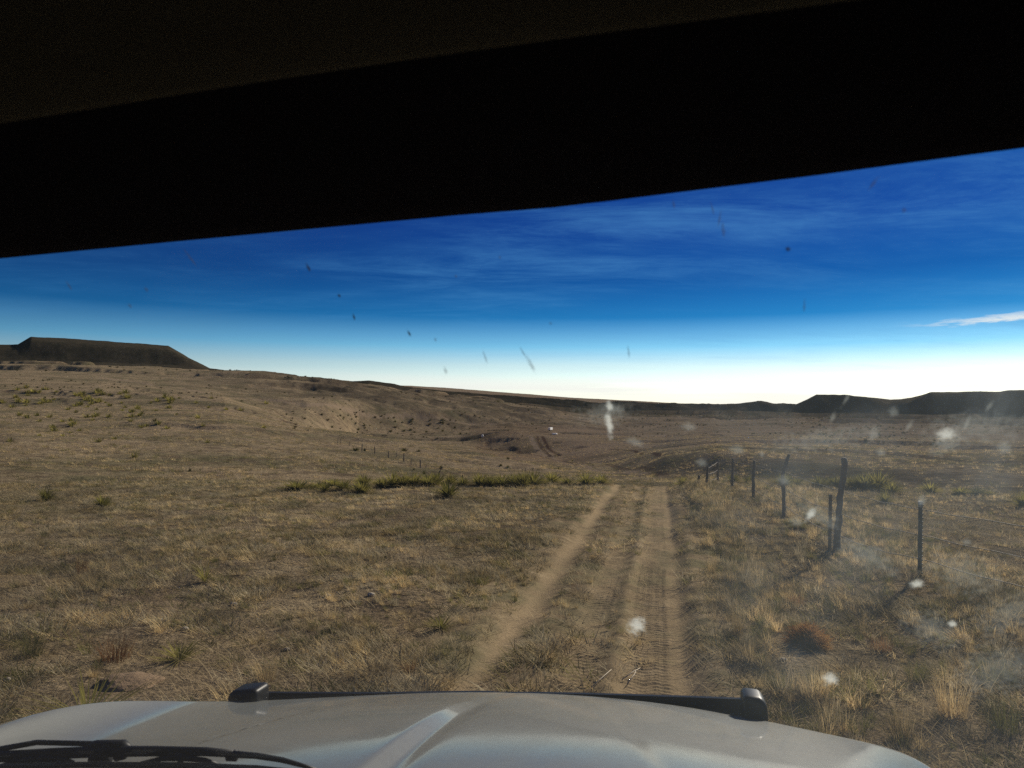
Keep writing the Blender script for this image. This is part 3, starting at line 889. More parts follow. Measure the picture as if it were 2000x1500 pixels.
spec = [(694,880,26,9,'oval green bush beside the second post of the far fence'),(712,881,12,8,'small dark bush against the third post of the far fence'),
        (789,881,22,8,'dark oval bush alone on the slope right of the far fence'),(818,882,14,5,'low bush just right of the dark oval bush'),
        (808,918,10,5,'small bush left of the far fence near its lower end'),(828,926,12,9,'bright green bush below the lower end of the far fence'),
        (861,916,12,9,'round dark bush at the lower end of the far fence'),(992,897,12,5,'flat dark bush on the slope below the reddish knoll'),
        (978,910,10,6,'left one of two small dark bushes low on the valley slope'),(992,913,10,6,'right one of two small dark bushes low on the valley slope'),
        (1091,917,8,6,'pale green bush above the crest in the valley'),(1118,900,5,3,'tiny dark bush beside the far wheel tracks'),
        (1158,909,7,3,'low dark bush right of the far wheel tracks'),(1020,852,5,4,'tiny dark bush on top of the reddish knoll'),(904,866,5,4,'tiny dark bush on the valley floor left of the knoll'),
        (370,921,14,9,'isolated dark bush low on the left hillside'),(303,823,14,8,'dark round bush in the middle of the left hillside')]
for a, b, c, d, lab in spec:
    place_plant(BM[:3], a, b, c, d, lab, 'bush', None, 32, 'bush', 0.95)
def hill_bush(n, fx, fy, size, label, group, prot, dmin=32):
    k = 0; tries = 0
    while k < n and tries < n * 6:
        tries += 1
        px, py = fx(), fy()
        py = py(px) if callable(py) else py
        s = size() 
        if place_plant(prot, px, py, s * 1.7, s * 0.8, label, 'bush', group, dmin, 'bush', 0.95): k += 1
U = random.uniform
hill_bush(120, lambda: random.triangular(-20, 560, 60), lambda: (lambda px: 755 + px * 0.05 + abs(random.gauss(0, 42))), lambda: U(6, 14),
          'small yellow-green bush scattered over the left hillside', 'yellow-green bushes on the left hillside', BG)
hill_bush(70, lambda: U(560, 900), lambda: (lambda px: 795 + (px - 560) * 0.06 + U(0, 45)), lambda: U(3, 7),
          'dark bush growing on the broken bluff left of the knoll', 'dark bushes on the broken bluff', BM)
hill_bush(95, lambda: random.gauss(1720, 110), lambda: random.gauss(853, 13), lambda: U(2.5, 5.5),
          'small dark bush scattered over the plain right of the fence', 'dark bushes on the right plain', BM)

# yucca stalks
for i, (px, y0, y1, lab) in enumerate([(934, 940, 912, 'shorter dry flower stalk rising from the crest row'), (941, 940, 902, 'tall dry flower stalk rising from the crest row'),
                                   (1026, 944, 914, 'thin dry stalk above the right part of the crest row'), (1040, 944, 916, 'thin dry stalk at the right end of the dense yuccas')]):
    p = hit(px, y0)
    h_ = (y0 - y1) / FPX * p.y + 0.05
    V, Fc = tube([(0, 0, 0), (0.01, 0, h_ * .6), (0.02, 0.01, h_)], [0.012, 0.009, 0.005], 6)
    pods = [tube([(0.015, 0, h_ * q), (0.045 * math.cos(q * 40), 0.045 * math.sin(q * 40), h_ * q + .03)], [0.008, 0.012], 5) for q in (0.75, 0.82, 0.88, 0.94)]
    V, Fc = merge((V, Fc), *pods)
    o = mesh_obj('yucca_stalk', V, Fc, M_STALK); o.location = p
    tag(o, lab, 'stalk', 'dry yucca stalks')

# distinct tufts of bunch grass
def tuft_mesh(seed, nb, l0, l1, spread, mat, width=0.005):
    V, Fc = clump(seed, nb, spread, l0, l1, 0.02, 0.55, 0.55, width, 0.15)
    return mesh_obj('grass_tuft', V, Fc, mat, link=False, smooth=False)
TS = [tuft_mesh(900, 150, 0.25, 0.5, 0.10, M_STRAW), tuft_mesh(901, 170, 0.22, 0.46, 0.13, M_STRAW)]
TR_ = [tuft_mesh(910, 130, 0.2, 0.46, 0.12, M_RUSTG)]
TG = [tuft_mesh(920, 150, 0.25, 0.48, 0.12, M_OLIVE)]
for pr, a, b, c, d, lab in [
    (TS, 702, 1275, 56, 50, 'pale straw bunch grass standing alone left of the sandy rut'),
    (TS, 660, 1300, 44, 34, 'low pale bunch grass just left of the lone straw tuft'),
    (TR_, 225, 1290, 110, 70, 'reddish tan grass tuft behind the clay mound'),
    (TR_, 160, 1125, 44, 56, 'orange-red grass tuft far left in the mid distance'),
    (TR_, 800, 1310, 50, 30, 'rusty low grass tuft near the hood edge'),
    (TS, 1460, 1285, 54, 44, 'straw tuft right of the track next to the tumbleweed'),
    (TS, 1440, 1240, 50, 76, 'tall thin grass at the right border of the track'),
    (TR_, 1720, 1270, 80, 50, 'dull reddish grass clump right of the tumbleweed'),
    (TG, 1790, 1330, 70, 60, 'olive green clump low on the right'),
    (TS, 1590, 1370, 90, 90, 'tall straw tuft just beyond the right hood edge'),
    (TS, 1860, 1400, 120, 110, 'large hazy straw tuft in the lower right corner'),
    (TG, 1960, 1430, 110, 90, 'olive tuft at the lower right edge of the picture'),
    (TS, 1760, 1440, 90, 80, 'straw tuft below the reddish clump near the hood'),
    (TS, 1390, 1120, 46, 50, 'straw tuft on the right verge halfway up the track'),
    (TG, 60, 1280, 90, 50, 'dark olive tuft at the left edge above the big yucca'),
    (TS, 520, 1330, 80, 56, 'straw tuft leaning over the left end of the wind deflector'),
    (TR_, 1560, 1180, 60, 34, 'short rusty clump between track and fence')]:
    place_plant(pr, a, b, c, d, lab, 'grass tuft', 'single grass tufts', name='grass_tuft', wide=0.55)

# tumbleweed
def tumbleweed():
    p = hit(1578, 1262)
    r = random.Random(5); V, Fc = [], []
    Rw = 0.66 * 70 / FPX * p.y
    for i in range(900):
        a = r.uniform(0, 6.28); el = r.uniform(0.0, 1.5)
        d = Vector((math.cos(a) * math.cos(el), math.sin(a) * math.cos(el), math.sin(el)))
        q = d * Rw * r.uniform(0.05, 0.3)
        pts = [q]
        dd = d.copy()
        for s in range(3):
            dd = (dd + Vector((r.gauss(0, .45), r.gauss(0, .45), r.gauss(0, .35)))).normalized()
            q = q + dd * Rw * 0.3
            pts.append(Vector((q.x, q.y, max(q.z * 0.92, 0.0))))
        v, f = tube(pts, [0.0034, 0.0028, 0.0022, 0.0014], 3, False)
        o = len(V); V += v; Fc += [tuple(k + o for k in ff) for ff in f]
    o = mesh_obj('tumbleweed', V, Fc, M_TUMBLE); o.location = p
    tag(o, 'round orange-brown tumbleweed lying in the grass right of the track', 'tumbleweed')
tumbleweed()

# clay mound, pale stones, sticks
M_CLAY = simple_mat('red_clay', (0.23, 0.155, 0.090), 0.95, 0.35, 9, bump=0.02)
M_STONE = simple_mat('pale_stone', (0.36, 0.31, 0.24), 0.9, 0.25, 20, bump=0.004)
def lump_mesh(seed, sx, sy, sz, name, mat, sub=3, amp=0.25):
    bm = bmesh.new(); bmesh.ops.create_icosphere(bm, subdivisions=sub, radius=1)
    for v in bm.verts:
        n = float(fbm(np.array([v.co.x * 1.4 + seed]), np.array([v.co.y * 1.4 + v.co.z * 2]), 4, seed)[0])
        v.co *= 1 + amp * n
        v.co.x *= sx; v.co.y *= sy; v.co.z *= sz
    me = bpy.data.meshes.new(name); bm.to_mesh(me); bm.free(); me.materials.append(mat)
    o = bpy.data.objects.new(name, me); COL.objects.link(o)
    return o
p = hit(250, 1335)
o = lump_mesh(3, 0.27, 0.20, 0.085, 'clay_mound', M_CLAY, 4, 0.30); o.location = p + Vector((0, 0, -0.02)); o.rotation_euler.z = 0.3
tag(o, 'low eroded red clay mound among the grass at lower left', 'mound')
for i, (a, b, s, lab) in enumerate([(456, 1182, 0.045, 'pale stone in the grass near the middle of the left field'), (361, 1230, 0.04, 'white pebble in the grass left of the middle'),
                                    (16, 1330, 0.035, 'white stone at the left edge of the picture'), (640, 1165, 0.04, 'buff stone in the bare patch left of the rut'),
                                    (725, 1164, 0.05, 'larger buff stone in the bare patch left of the rut'), (314, 1212, 0.028, 'small pale stone between the pebble and the mound'),
                                    (1070, 1272, 0.02, 'tiny stone lying in the sandy left rut'), (560, 1270, 0.03, 'grey stone in dark litter above the deflector'),
                                    (1530, 1290, 0.03, 'pale stone beside the tumbleweed')]):
    p = hit(a, b); o = lump_mesh(20 + i, s, s * .75, s * .55, 'stone', M_STONE, 2); o.location = p + Vector((0, 0, s * .3)); tag(o, lab, 'stone', 'loose stones')
M_STICK = simple_mat('bleached_stick', (0.42, 0.36, 0.27), 0.8)
for i, (a, b, c, d, lab) in enumerate([(1155, 1345, 1195, 1310, 'bleached stick on the track between the wheel marks'), (1215, 1330, 1250, 1308, 'short bleached stick in the middle of the track'),
                                       (1225, 1338, 1243, 1312, 'thin bleached twig crossing the short stick')]):
    p = hit(a, b); q = hit(c, d); md = (p + q) / 2 + Vector((0.02, 0, 0.02))
    V, Fc = tube([Vector((0, 0, 0.012)), md - p + Vector((0, 0, 0.012)), q - p + Vector((0, 0, 0.015))], [0.004, 0.0035, 0.002], 6)
    o = mesh_obj('stick', V, Fc, M_STICK); o.location = p; tag(o, lab, 'stick', 'bleached sticks on the track')

# ------------------------------------------------------------------ wire fence on the right
M_WOOD = simple_mat('weathered_wood', (0.115, 0.095, 0.078), 0.9, 0.45, 10, bump=0.02)
M_TPOST = simple_mat('painted_steel_post', (0.060, 0.068, 0.052), 0.6, 0.4, 30)
M_RUST = simple_mat('rusty_steel', (0.075, 0.040, 0.026), 0.85, 0.4, 30)
M_WIRE = simple_mat('rusty_wire', (0.060, 0.045, 0.036), 0.7, 0.2, 30, metallic=0.3)
M_WHITE = simple_mat('white_paint', (0.72, 0.72, 0.70), 0.6, 0.08, 5)

def wood_post(pts, rad, seed):
    r = random.Random(seed); n = 12
    P = []; Rd = []
    m = 14
    for i in range(m + 1):
        t = i / m * (len(pts) - 1); k = min(int(t), len(pts) - 2); f = t - k
        q = Vector(pts[k]).lerp(Vector(pts[k + 1]), f)
        P.append(q + Vector((r.gauss(0, rad * .10), r.gauss(0, rad * .10), 0)))
        Rd.append(rad * (1.12 - 0.25 * i / m) * r.uniform(0.9, 1.08))
    P.append(P[-1] + Vector((0, 0, rad * 0.35))); Rd.append(rad * 0.45)
    V, Fc = tube(P, Rd, n)
    for i in range(len(V)):        # grooves and splits
        k = i % n
        c = P[min(i // n, len(P) - 1)]
        s = 1 - 0.16 * (k in (2, 5, 9)) + 0.06 * r.gauss(0, 1)
        V[i] = c + (V[i] - c) * s
    return V, Fc

def t_post(pts, studs=True):
    a, b = Vector(pts[0]), Vector(pts[-1])
    def bar(w_, d_, ox, oy, z0, z1):
        vs = []
        for z in (z0, z1):
            c = a.lerp(b, z)
            for sx, sy in ((-1, -1), (1, -1), (1, 1), (-1, 1)):
                vs.append(c + Vector((ox + sx * w_ / 2, oy + sy * d_ / 2, 0)))
        return vs, [(0, 3, 2, 1), (4, 5, 6, 7), (0, 1, 5, 4), (1, 2, 6, 5), (2, 3, 7, 6), (3, 0, 4, 7)]
    parts = [bar(0.050, 0.006, 0, 0, 0, 1), bar(0.008, 0.040, 0, 0.023, 0, 0.998)]
    if studs:
        for i in range(18):
            z = 0.1 + 0.05 * i
            parts.append(bar(0.062, 0.012, 0, -0.009, z, z + 0.015))
    return merge(*parts)

def fence_post(root, base, top, kind, mids=(), rad=0.055, label=None, seed=0):
    b = hit(*base)
    depth = b.y
    def at(px, py):
        v = ray(px, py); return Vector((v[0] / v[1] * depth, depth, CAM_Z + v[2] / v[1] * depth))
    t = at(*top)
    pts = [Vector((0, 0, -0.12))] + [at(*m) - b for m in mids] + [t - b]
    if kind == 'wood':
        V, Fc = wood_post(pts, rad, seed); mt = M_WOOD
    else:
        V, Fc = t_post(pts); mt = M_TPOST if kind == 'steel' else M_RUST
    o = mesh_obj('post', V, Fc, mt, root, smooth=(kind == 'wood'))
    o.location = b - root.location
    if label: o['label'] = label
    return b, t

fr = empty('wire_fence', hit(1632, 1075))
tag(fr, 'old barbed wire fence of crooked wood and steel posts right of the track', 'fence')
POSTS = []
POSTS.append(fence_post(fr, (1796, 1126), (1798, 980), 'steel', label='dark green steel post with a pale tip'))
POSTS.append(fence_post(fr, (1632, 1076), (1650, 896), 'wood', [(1640, 985)], 0.052, 'thick wooden post leaning to the right', 2))
fence_post(fr, (1620, 1075), (1622, 966), 'rusty', label='thin rusty steel post beside the leaning post')
POSTS.append(fence_post(fr, (1530, 1010), (1541, 888), 'wood', [(1531, 968), (1528, 930), (1534, 908)], 0.038, 'crooked wooden post bent at the top', 3))
POSTS.append(fence_post(fr, (1471, 971), (1473, 900), 'wood', [(1471, 935)], 0.042, None, 4))
POSTS.append(fence_post(fr, (1430, 951), (1431, 896), 'wood', [], 0.042, None, 5))
POSTS.append(fence_post(fr, (1402, 944), (1402, 897), 'wood', [], 0.036, None, 6))
POSTS.append(fence_post(fr, (1380, 944), (1382, 911), 'wood', [], 0.038, None, 7))
POSTS.append(fence_post(fr, (1365, 944), (1365, 929), 'wood', [], 0.045, 'short broken post at the far end of the fence', 8))
# pale tip of the steel post
b, t = POSTS[0]
V, Fc = t_post([(0, 0, 0), (0, 0, 0.07)], False)
V = [Vector((v.x * 1.12, v.y * 1.12, v.z)) for v in V]
o = mesh_obj('post_tip', V, Fc, simple_mat('faded_paint', (0.33, 0.36, 0.34), 0.7), fr, False); o.location = t - fr.location + Vector((0, 0, -0.065))
# two more posts that stand outside the picture on the right
step = POSTS[0][0] - POSTS[1][0]
ext = []
for k in (1, 2):
    b = POSTS[0][0] + (step * 0.8 + Vector((0.6, 0, 0))) * k * 1.3
    b = Vector((b.x, b.y, float(zfun(b.x, b.y))))
    V, Fc = t_post([(0, 0, -0.1), (0, 0, 1.12)])
    o = mesh_obj('post', V, Fc, M_TPOST, fr, False); o.location = b - fr.location
    ext.append((b, b + Vector((0, 0, 1.1))))
line = list(reversed(ext)) + POSTS
for s, hf in enumerate((0.90, 0.56, 0.24)):
    V, Fc = [], []
    pts = []
    for (b0, t0), (b1, t1) in zip(line[:-1], line[1:]):
        h0 = min(1.0, 1.05 / max((t0 - b0).length, 0.3)) * hf; h1 = min(1.0, 1.05 / max((t1 - b1).length, 0.3)) * hf
        p0 = b0.lerp(t0, h0); p1 = b1.lerp(t1, h1)
        nseg = 14
        for i in range(nseg):
            u = i / nseg
            q = p0.lerp(p1, u); q.z -= 0.10 * u * (1 - u) * (1 + s * .4) + 0.006 * math.sin(u * 17 + s)
            pts.append(q)
    pts.append(p1)
    v, f = tube([q - fr.location for q in pts], 0.0052, 5)
    parts = [(v, f)]
    tot = 0
    for a_, b_ in zip(pts[:-1], pts[1:]):
        L_ = (b_ - a_).length; tot += L_
        if tot > 0.13 and a_.y < 20:
            nb = max(1, int(L_ / 0.13)); tot = 0
            for k in range(nb):
                c = a_.lerp(b_, (k + .5) / nb) - fr.location
                d1 = Vector((random.uniform(-1, 1), random.uniform(-1, 1), 1)).normalized() * 0.016
                parts.append(tube([c - d1, c + d1], 0.0018, 3, False))
                d2 = Vector((1, random.uniform(-1, 1), -0.6)).normalized() * 0.016
                parts.append(tube([c - d2, c + d2], 0.0018, 3, False))
    v, f = merge(*parts)
    mesh_obj('barbed_wire', v, f, M_WIRE, fr)

# far fence on the slope
FP = [(659,866,856),(666,868,857),(683,871,863),(707,880,867),(732,886,872),(759,894,881),(774,893,884),(789,904,886),(803,908,896),(821,914,898),(832,915,907),(855,930,912),(903,943,928)]
fl = empty('far_fence', hit(789, 904, 32))
tag(fl, 'distant line of thin fence posts climbing the slope beyond the yuccas', 'fence')
tops = []
for i, (px, yb, yt) in enumerate(FP):
    b = hit(px, yb, 32); h_ = max((yb - yt) / FPX * b.y, 0.5)
    ln = 0.45 if px == 855 else random.uniform(-0.08, 0.08)
    V, Fc = wood_post([(0, 0, -0.2), (ln * 0.5, 0, h_ * .5), (ln, 0, h_)], 0.085 if (yb - yt) > 12 else 0.05, 50 + i)
    o = mesh_obj('post', V, Fc, M_WOOD, fl); o.location = b - fl.location
    if px == 855: o['label'] = 'leaning post at the near end of the distant fence'
    tops.append(b + Vector((ln * .8, 0, h_ * 0.8)))
V, Fc = merge(tube([q - fl.location for q in tops], 0.012, 4), tube([q - fl.location - Vector((0, 0, 0.5)) for q in tops], 0.012, 4))
mesh_obj('wire', V, Fc, M_WIRE, fl)

# ------------------------------------------------------------------ white objects in the valley
def box(sx, sy, sz, bev=0.0):
    x, y, z = sx / 2, sy / 2, sz
    V = [(-x, -y, 0), (x, -y, 0), (x, y, 0), (-x, y, 0), (-x, -y, z), (x, -y, z), (x, y, z), (-x, y, z)]
    return [Vector(v) for v in V], [(0, 3, 2, 1), (4, 5, 6, 7), (0, 1, 5, 4), (1, 2, 6, 5), (2, 3, 7, 6), (3, 0, 4, 7)]
p = hit(1079, 850, 300) 
p2 = hit(1075, 841, 340) or p
r = empty('stock_trailer', p2, R(-20))
tag(r, 'long white panel-sided trailer parked behind the reddish knoll', 'trailer')
V, Fc = box(1.5, 5.5, 1.5); V = [v + Vector((0, 0, 0.6)) for v in V]; mesh_obj('body', V, Fc, M_WHITE, r, False)
for sx in (-0.75, 0.75):
    for sy in (-0.6, 0.5):
        V, Fc = tube([(sx - 0.1, sy, 0.35), (sx + 0.1, sy, 0.35)], 0.36, 14); mesh_obj('wheel', V, Fc, M_TPOST, r)
V, Fc = tube([(0, -2.7, 0.6), (0, -4.0, 0.5)], 0.06, 8); mesh_obj('hitch', V, Fc, M_TPOST, r)
p = hit(1083, 849, 300)
V, Fc = tube([(0, 0, 0), (0, 0, 0.65), (0, 0, 0.68)], [1.25, 1.25, 1.1], 20); o = mesh_obj('water_tank', V, Fc, M_WHITE); o.location = p
tag(o, 'low round white stock tank in front of the white trailer', 'water tank')
p = hit(942, 854, 100)
V, Fc = tube([(0, 0, 0), (0, 0, 1.1), (0, 0, 1.3)], [0.55, 0.55, 0.3], 14); o = mesh_obj('barrel', V, Fc, M_WHITE); o.location = p
tag(o, 'tiny white barrel on the valley floor left of the reddish knoll', 'barrel')

# ------------------------------------------------------------------ the vehicle we look out of
CAR_ROLL, CAR_PITCH = R(-4.0), R(-2.3)
CARM = Matrix.Rotation(-HEAD, 3, 'Z') @ Matrix.Rotation(CAR_PITCH, 3, 'X') @ Matrix.Rotation(CAR_ROLL, 3, 'Y')
CARI = CARM.inverted()
CX, CH = 0.46, 1.90                # camera is right of the centre line, above the floor of the ruts
suv = bpy.data.objects.new('suv', None); COL.objects.link(suv)
suv.matrix_world = Matrix.Translation(Vector((0, 0, CAM_Z)) + CARM @ Vector((-CX, 0, -CH))) @ CARM.to_4x4()
tag(suv, 'dusty silver off-road vehicle seen from its own cabin, hood and wiper ahead', 'suv')
def cray(px, py):
    """ray in car axes (x right, y forward, z up)"""
    return CARI @ Vector(ray(px, py))
def at_y(px, py, y):
    v = cray(px, py); s = y / v.y
    return Vector((CX + v.x * s, y, CH + v.z * s))

def paint_mat():
    m, t, out = new_mat('dusty_silver_paint')
    pos = t.node('ShaderNodeTexCoord').outputs['Object']
    n = t.noise(pos, 5, 7, 0.65); n2 = t.noise(pos, 60, 5, 0.7)
    bs = t.node('ShaderNodeBsdfPrincipled')
    t.put(bs.inputs['Base Color'], t.mix(n, (0.150, 0.156, 0.142), (0.188, 0.192, 0.172)))
    t.put(bs.inputs['Roughness'], t.smooth(n2, 0.3, 0.7, 0.5, 0.6))
    bs.inputs['Metallic'].default_value = 0.0; bs.inputs['Specular IOR Level'].default_value = 0.3
    t.put(bs.inputs['Coat Weight'], t.smooth(t.noise(t.mapping(pos, scale=(1, 0.35, 1)), 9, 7, 0.7), 0.3, 0.7, 0.8, 0.55))
    t.put(bs.inputs['Coat Roughness'], t.smooth(n, 0.3, 0.7, 0.05, 0.11))
    t.l.new(bs.outputs[0], out.inputs[0])
    return m
M_PAINT = paint_mat()
M_PLASTIC = simple_mat('black_plastic', (0.012, 0.013, 0.014), 0.35, 0.15, 30, spec=0.5)
M_SMOKE = simple_mat('smoked_acrylic', (0.010, 0.011, 0.012), 0.42, 0.1, 20, spec=0.25)
M_RUBBER = simple_mat('wiper_rubber', (0.012, 0.013, 0.015), 0.5, 0.2, 30, spec=0.3)
M_LINER = simple_mat('headliner_fabric', (0.14, 0.125, 0.09), 1.0, 0.15, 60, spec=0.0)
M_LINERD = simple_mat('dark_trim', (0.05, 0.045, 0.05), 1.0, 0.15, 60, spec=0.0)
M_TYRE = simple_mat('tyre_rubber', (0.02, 0.02, 0.02), 0.9)

# hood: outline in plan, heights from the silhouette
WH, Y0, YF = 0.86, 0.92, 1.92
def outline(s):
    a = math.pi * s / 2
    return WH * math.sin(a), Y0 + (YF - Y0) * max(math.cos(a), 0.0) ** 0.36
SIL = [(-60, 1420), (0, 1411), (100, 1396), (200, 1386), (330, 1372), (460, 1363), (580, 1359), (700, 1357.5), (850, 1357), (965, 1358), (1100, 1360), (1200, 1364), (1300, 1372), (1400, 1386), (1500, 1404), (1600, 1430), (1700, 1462), (1800, 1500), (1880, 1535)]
ss = np.linspace(-1, 1, 4001); OX = np.array([outline(s)[0] for s in ss]); OY = np.array([outline(s)[1] for s in ss])
sil_s, sil_z = [], []
for px, py in SIL:
    v = cray(px, py)
    cr = (OX - CX) * v.y - OY * v.x
    k = np.where((np.sign(cr[:-1]) != np.sign(cr[1:])) & (OY[:-1] > 0.93))[0]
    if len(k) == 0: continue
    k = k[0]
    sil_s.append(ss[k]); sil_z.append(CH + v.z * OY[k] / v.y)
order = np.argsort(sil_s); sil_s = np.array(sil_s)[order]; sil_z = np.array(sil_z)[order]
print('hood silhouette', [(round(float(a), 2), round(float(b), 3)) for a, b in zip(sil_s, sil_z)])
# smooth the heights so the sheet metal is fair
cf = np.polyfit(sil_s, sil_z, 5)
def edge_z(s):
    s = np.clip(s, sil_s[0], sil_s[-1])
    return np.polyval(cf, s)
HU = np.linspace(0, 1.1, 111)
HS = np.interp(HU, [0, .25, .58, .80, 1.1], [.26, .215, .165, .12, .05])
HZ = np.concatenate([[0], np.cumsum((HS[1:] + HS[:-1]) / 2 * 0.01)])
def hood_z(x, y, s, t):
    ze = float(edge_z(s))
    u_ = t * (YF - Y0)
    z = ze + float(np.interp(YF - y, HU, HZ)) - float(np.interp(YF - outline(s)[1], HU, HZ))
    ax = abs(x)
    cre = 0.27 + 0.31 * (1.65 - y)                       # raised centre panel that widens backwards
    up = float(sstep(np.array(cre - ax), -0.022, 0.006))
    z += 0.045 * (1 - (x / 0.86) ** 2) * t * (2 - t) * 0.75
    z += (0.013 if x < 0 else 0.002) * up * float(sstep(np.array(YF - y), 0.22, 0.55))
    z -= 0.005 * math.exp(-((x - 0.01) / 0.020) ** 2) * min(1, t * 8 + 0.25)
    return z
NS, NTt = 161, 60
V, Fc = [], []
svals = [max(-1, min(1, -1 + 2 * i / (NS - 1))) for i in range(NS)]
for jt in range(-4, NTt):
    t = max(jt, 0) / (NTt - 1)
    for s in svals:
        ox, oy = outline(s)
        cx_, cy_ = 0.80 * ox / WH, Y0 - 0.02
        x = ox + (cx_ - ox) * t; y = oy + (cy_ - oy) * t
        z = hood_z(x, y, s, t)
        if jt < 0:
            k = -jt
            nrm = Vector((ox / WH, (oy - 0.5), 0)).normalized()
            x += nrm.x * 0.008 * math.sin(k * 0.4); y += nrm.y * 0.008 * math.sin(k * 0.4)
            z -= [0, 0.006, 0.018, 0.04, 0.10][k]
        V.append(Vector((x, y, z)))
for j in range(NTt + 3):
    for i in range(NS - 1):
        a = j * NS + i
        Fc.append((a, a + 1, a + 1 + NS, a + NS))
hood = mesh_obj('hood', V, Fc, M_PAINT, suv)
# front end and fenders below the hood
V, Fc = [], []
for k, (dz, dx) in enumerate([(-0.10, 0.004), (-0.14, 0.05), (-0.30, 0.07), (-0.5, 0.08), (-0.52, 0.12), (-0.72, 0.11)]):
    for s in svals[::2]:
        ox, oy = outline(s); nrm = Vector((ox / WH, (oy - 0.5), 0)).normalized()
        V.append(Vector((ox + nrm.x * dx, oy + nrm.y * dx, float(edge_z(s)) + dz)))
n_ = len(svals[::2])
for k in range(5):
    for i in range(n_ - 1):
        a = k * n_ + i; Fc.append((a, a + 1, a + 1 + n_, a + n_))
mesh_obj('front_bumper', V, Fc, M_PAINT, suv)

# wind deflector along the hood's front edge, with two rounded end caps
def deflector():
    V, Fc = [], []
    pix = [(500, 1353), (600, 1354), (700, 1354.5), (800, 1353.5), (900, 1352), (955, 1352), (975, 1354), (1050, 1354), (1150, 1356), (1250, 1359), (1350, 1362), (1450, 1366)]
    for i, (px, py) in enumerate(pix):
        v = cray(px, py)
        cr = (OX - CX) * v.y - (OY + 0.035) * v.x
        k = np.where(np.sign(cr[:-1]) != np.sign(cr[1:]))[0]; k = k[len(k) // 2] if len(k) else 0
        y = OY[k] + 0.035; p = Vector((CX + v.x / v.y * y, y, CH + v.z / v.y * y))
        ax = p.x
        V += [p, p + Vector((0, 0.012, 0.0)), p + Vector((0, 0.03, -0.10)), p + Vector((0, -0.015, -0.10))]
    for i in range(len(pix) - 1):
        for k in range(4):
            a = i * 4 + k; b = i * 4 + (k + 1) % 4; Fc.append((a, b, b + 4, a + 4))
    d = mesh_obj('wind_deflector', V, Fc, M_SMOKE, suv, smooth=False)
    for (x0, x1, yt, yb, dy) in ((457, 514, 1338, 1372, 0.03), (1447, 1494, 1351, 1404, 0.03)):
        v = cray((x0 + x1) / 2, yt)
        cr = (OX - CX) * v.y - (OY + 0.03) * v.x
        k = np.where(np.sign(cr[:-1]) != np.sign(cr[1:]))[0]; k = k[len(k) // 2]
        y = OY[k] + 0.03
        c0 = at_y(x0, yt, y); c1 = at_y(x1, yt, y); cb = at_y((x0 + x1) / 2, yb, y)
        wid = (c1 - c0).length; hgt = c0.z - cb.z + 0.05
        bm = bmesh.new(); bmesh.ops.create_cube(bm, size=1.0)
        bmesh.ops.scale(bm, vec=(wid, 0.075, hgt), verts=bm.verts)
        bmesh.ops.bevel(bm, geom=[e for e in bm.edges], offset=min(wid, 0.06) * 0.30, segments=5, profile=0.6, affect='EDGES')
        # rounded shoulder on the outer side
        for vv in bm.verts:
            q = vv.co.x / (wid / 2)
            out_side = -1 if x0 < 900 else 1
            if vv.co.z > 0: vv.co.z -= 0.015 * max(0, q * out_side) ** 2
        me = bpy.data.meshes.new('end_cap'); bm.to_mesh(me); bm.free(); me.materials.append(M_SMOKE)
        me.polygons.foreach_set('use_smooth', [True] * len(me.polygons))
        o = bpy.data.objects.new('end_cap', me); COL.objects.link(o); o.parent = d
        o.location = (c0 + c1) / 2 + Vector((0, 0, -hgt / 2))
deflector()

# windshield
WB_Y, WB_Z = 0.90, CH - 0.66
hdr_pix = [(-250, 529), (0, 505), (300, 476), (600, 448), (900, 420), (1100, 404), (1300, 379), (1600, 342), (1800, 315), (2000, 289), (2250, 255)]
HY = 0.40
hdr = [at_y(px, py, HY) for px, py in hdr_pix]
print('header', [(round(p.x, 3), round(p.z, 3)) for p in hdr])
hx = [p.x for p in hdr]; hz = [p.z for p in hdr]
def hdr_z(x):
    if x < hx[0]: return hz[0] + (x - hx[0]) * (hz[1] - hz[0]) / (hx[1] - hx[0])
    if x > hx[-1]: return hz[-1] + (x - hx[-1]) * (hz[-1] - hz[-2]) / (hx[-1] - hx[-2])
    return float(np.interp(x, hx, hz))
WT_Y, WT_Z = 0.415, CH + 0.17
def ws_point(x, t):
    """t 0 at the cowl, 1 under the header"""
    y = WB_Y + (WT_Y - WB_Y) * t - 0.07 * (x / 0.8) ** 2 * (1 - 0.5 * t)
    return Vector((x, y, WB_Z + (WT_Z - WB_Z) * t))
def ws_hit(px, py, off=0.0):
    v = cray(px, py); c = Vector((CX, 0, CH)); lam = 0.7
    for _ in range(30):
        q = c + v * lam
        t = (q.z - WB_Z) / (WT_Z - WB_Z)
        y = ws_point(q.x, t).y
        lam += (y - q.y) / (v.y - v.z * (WT_Y - WB_Y) / (WT_Z - WB_Z)) * 0.8
    q = c + v * lam
    nrm = Vector((0, WT_Z - WB_Z, WB_Y - WT_Y)).normalized()
    return q + v * (off / v.dot(nrm)), nrm

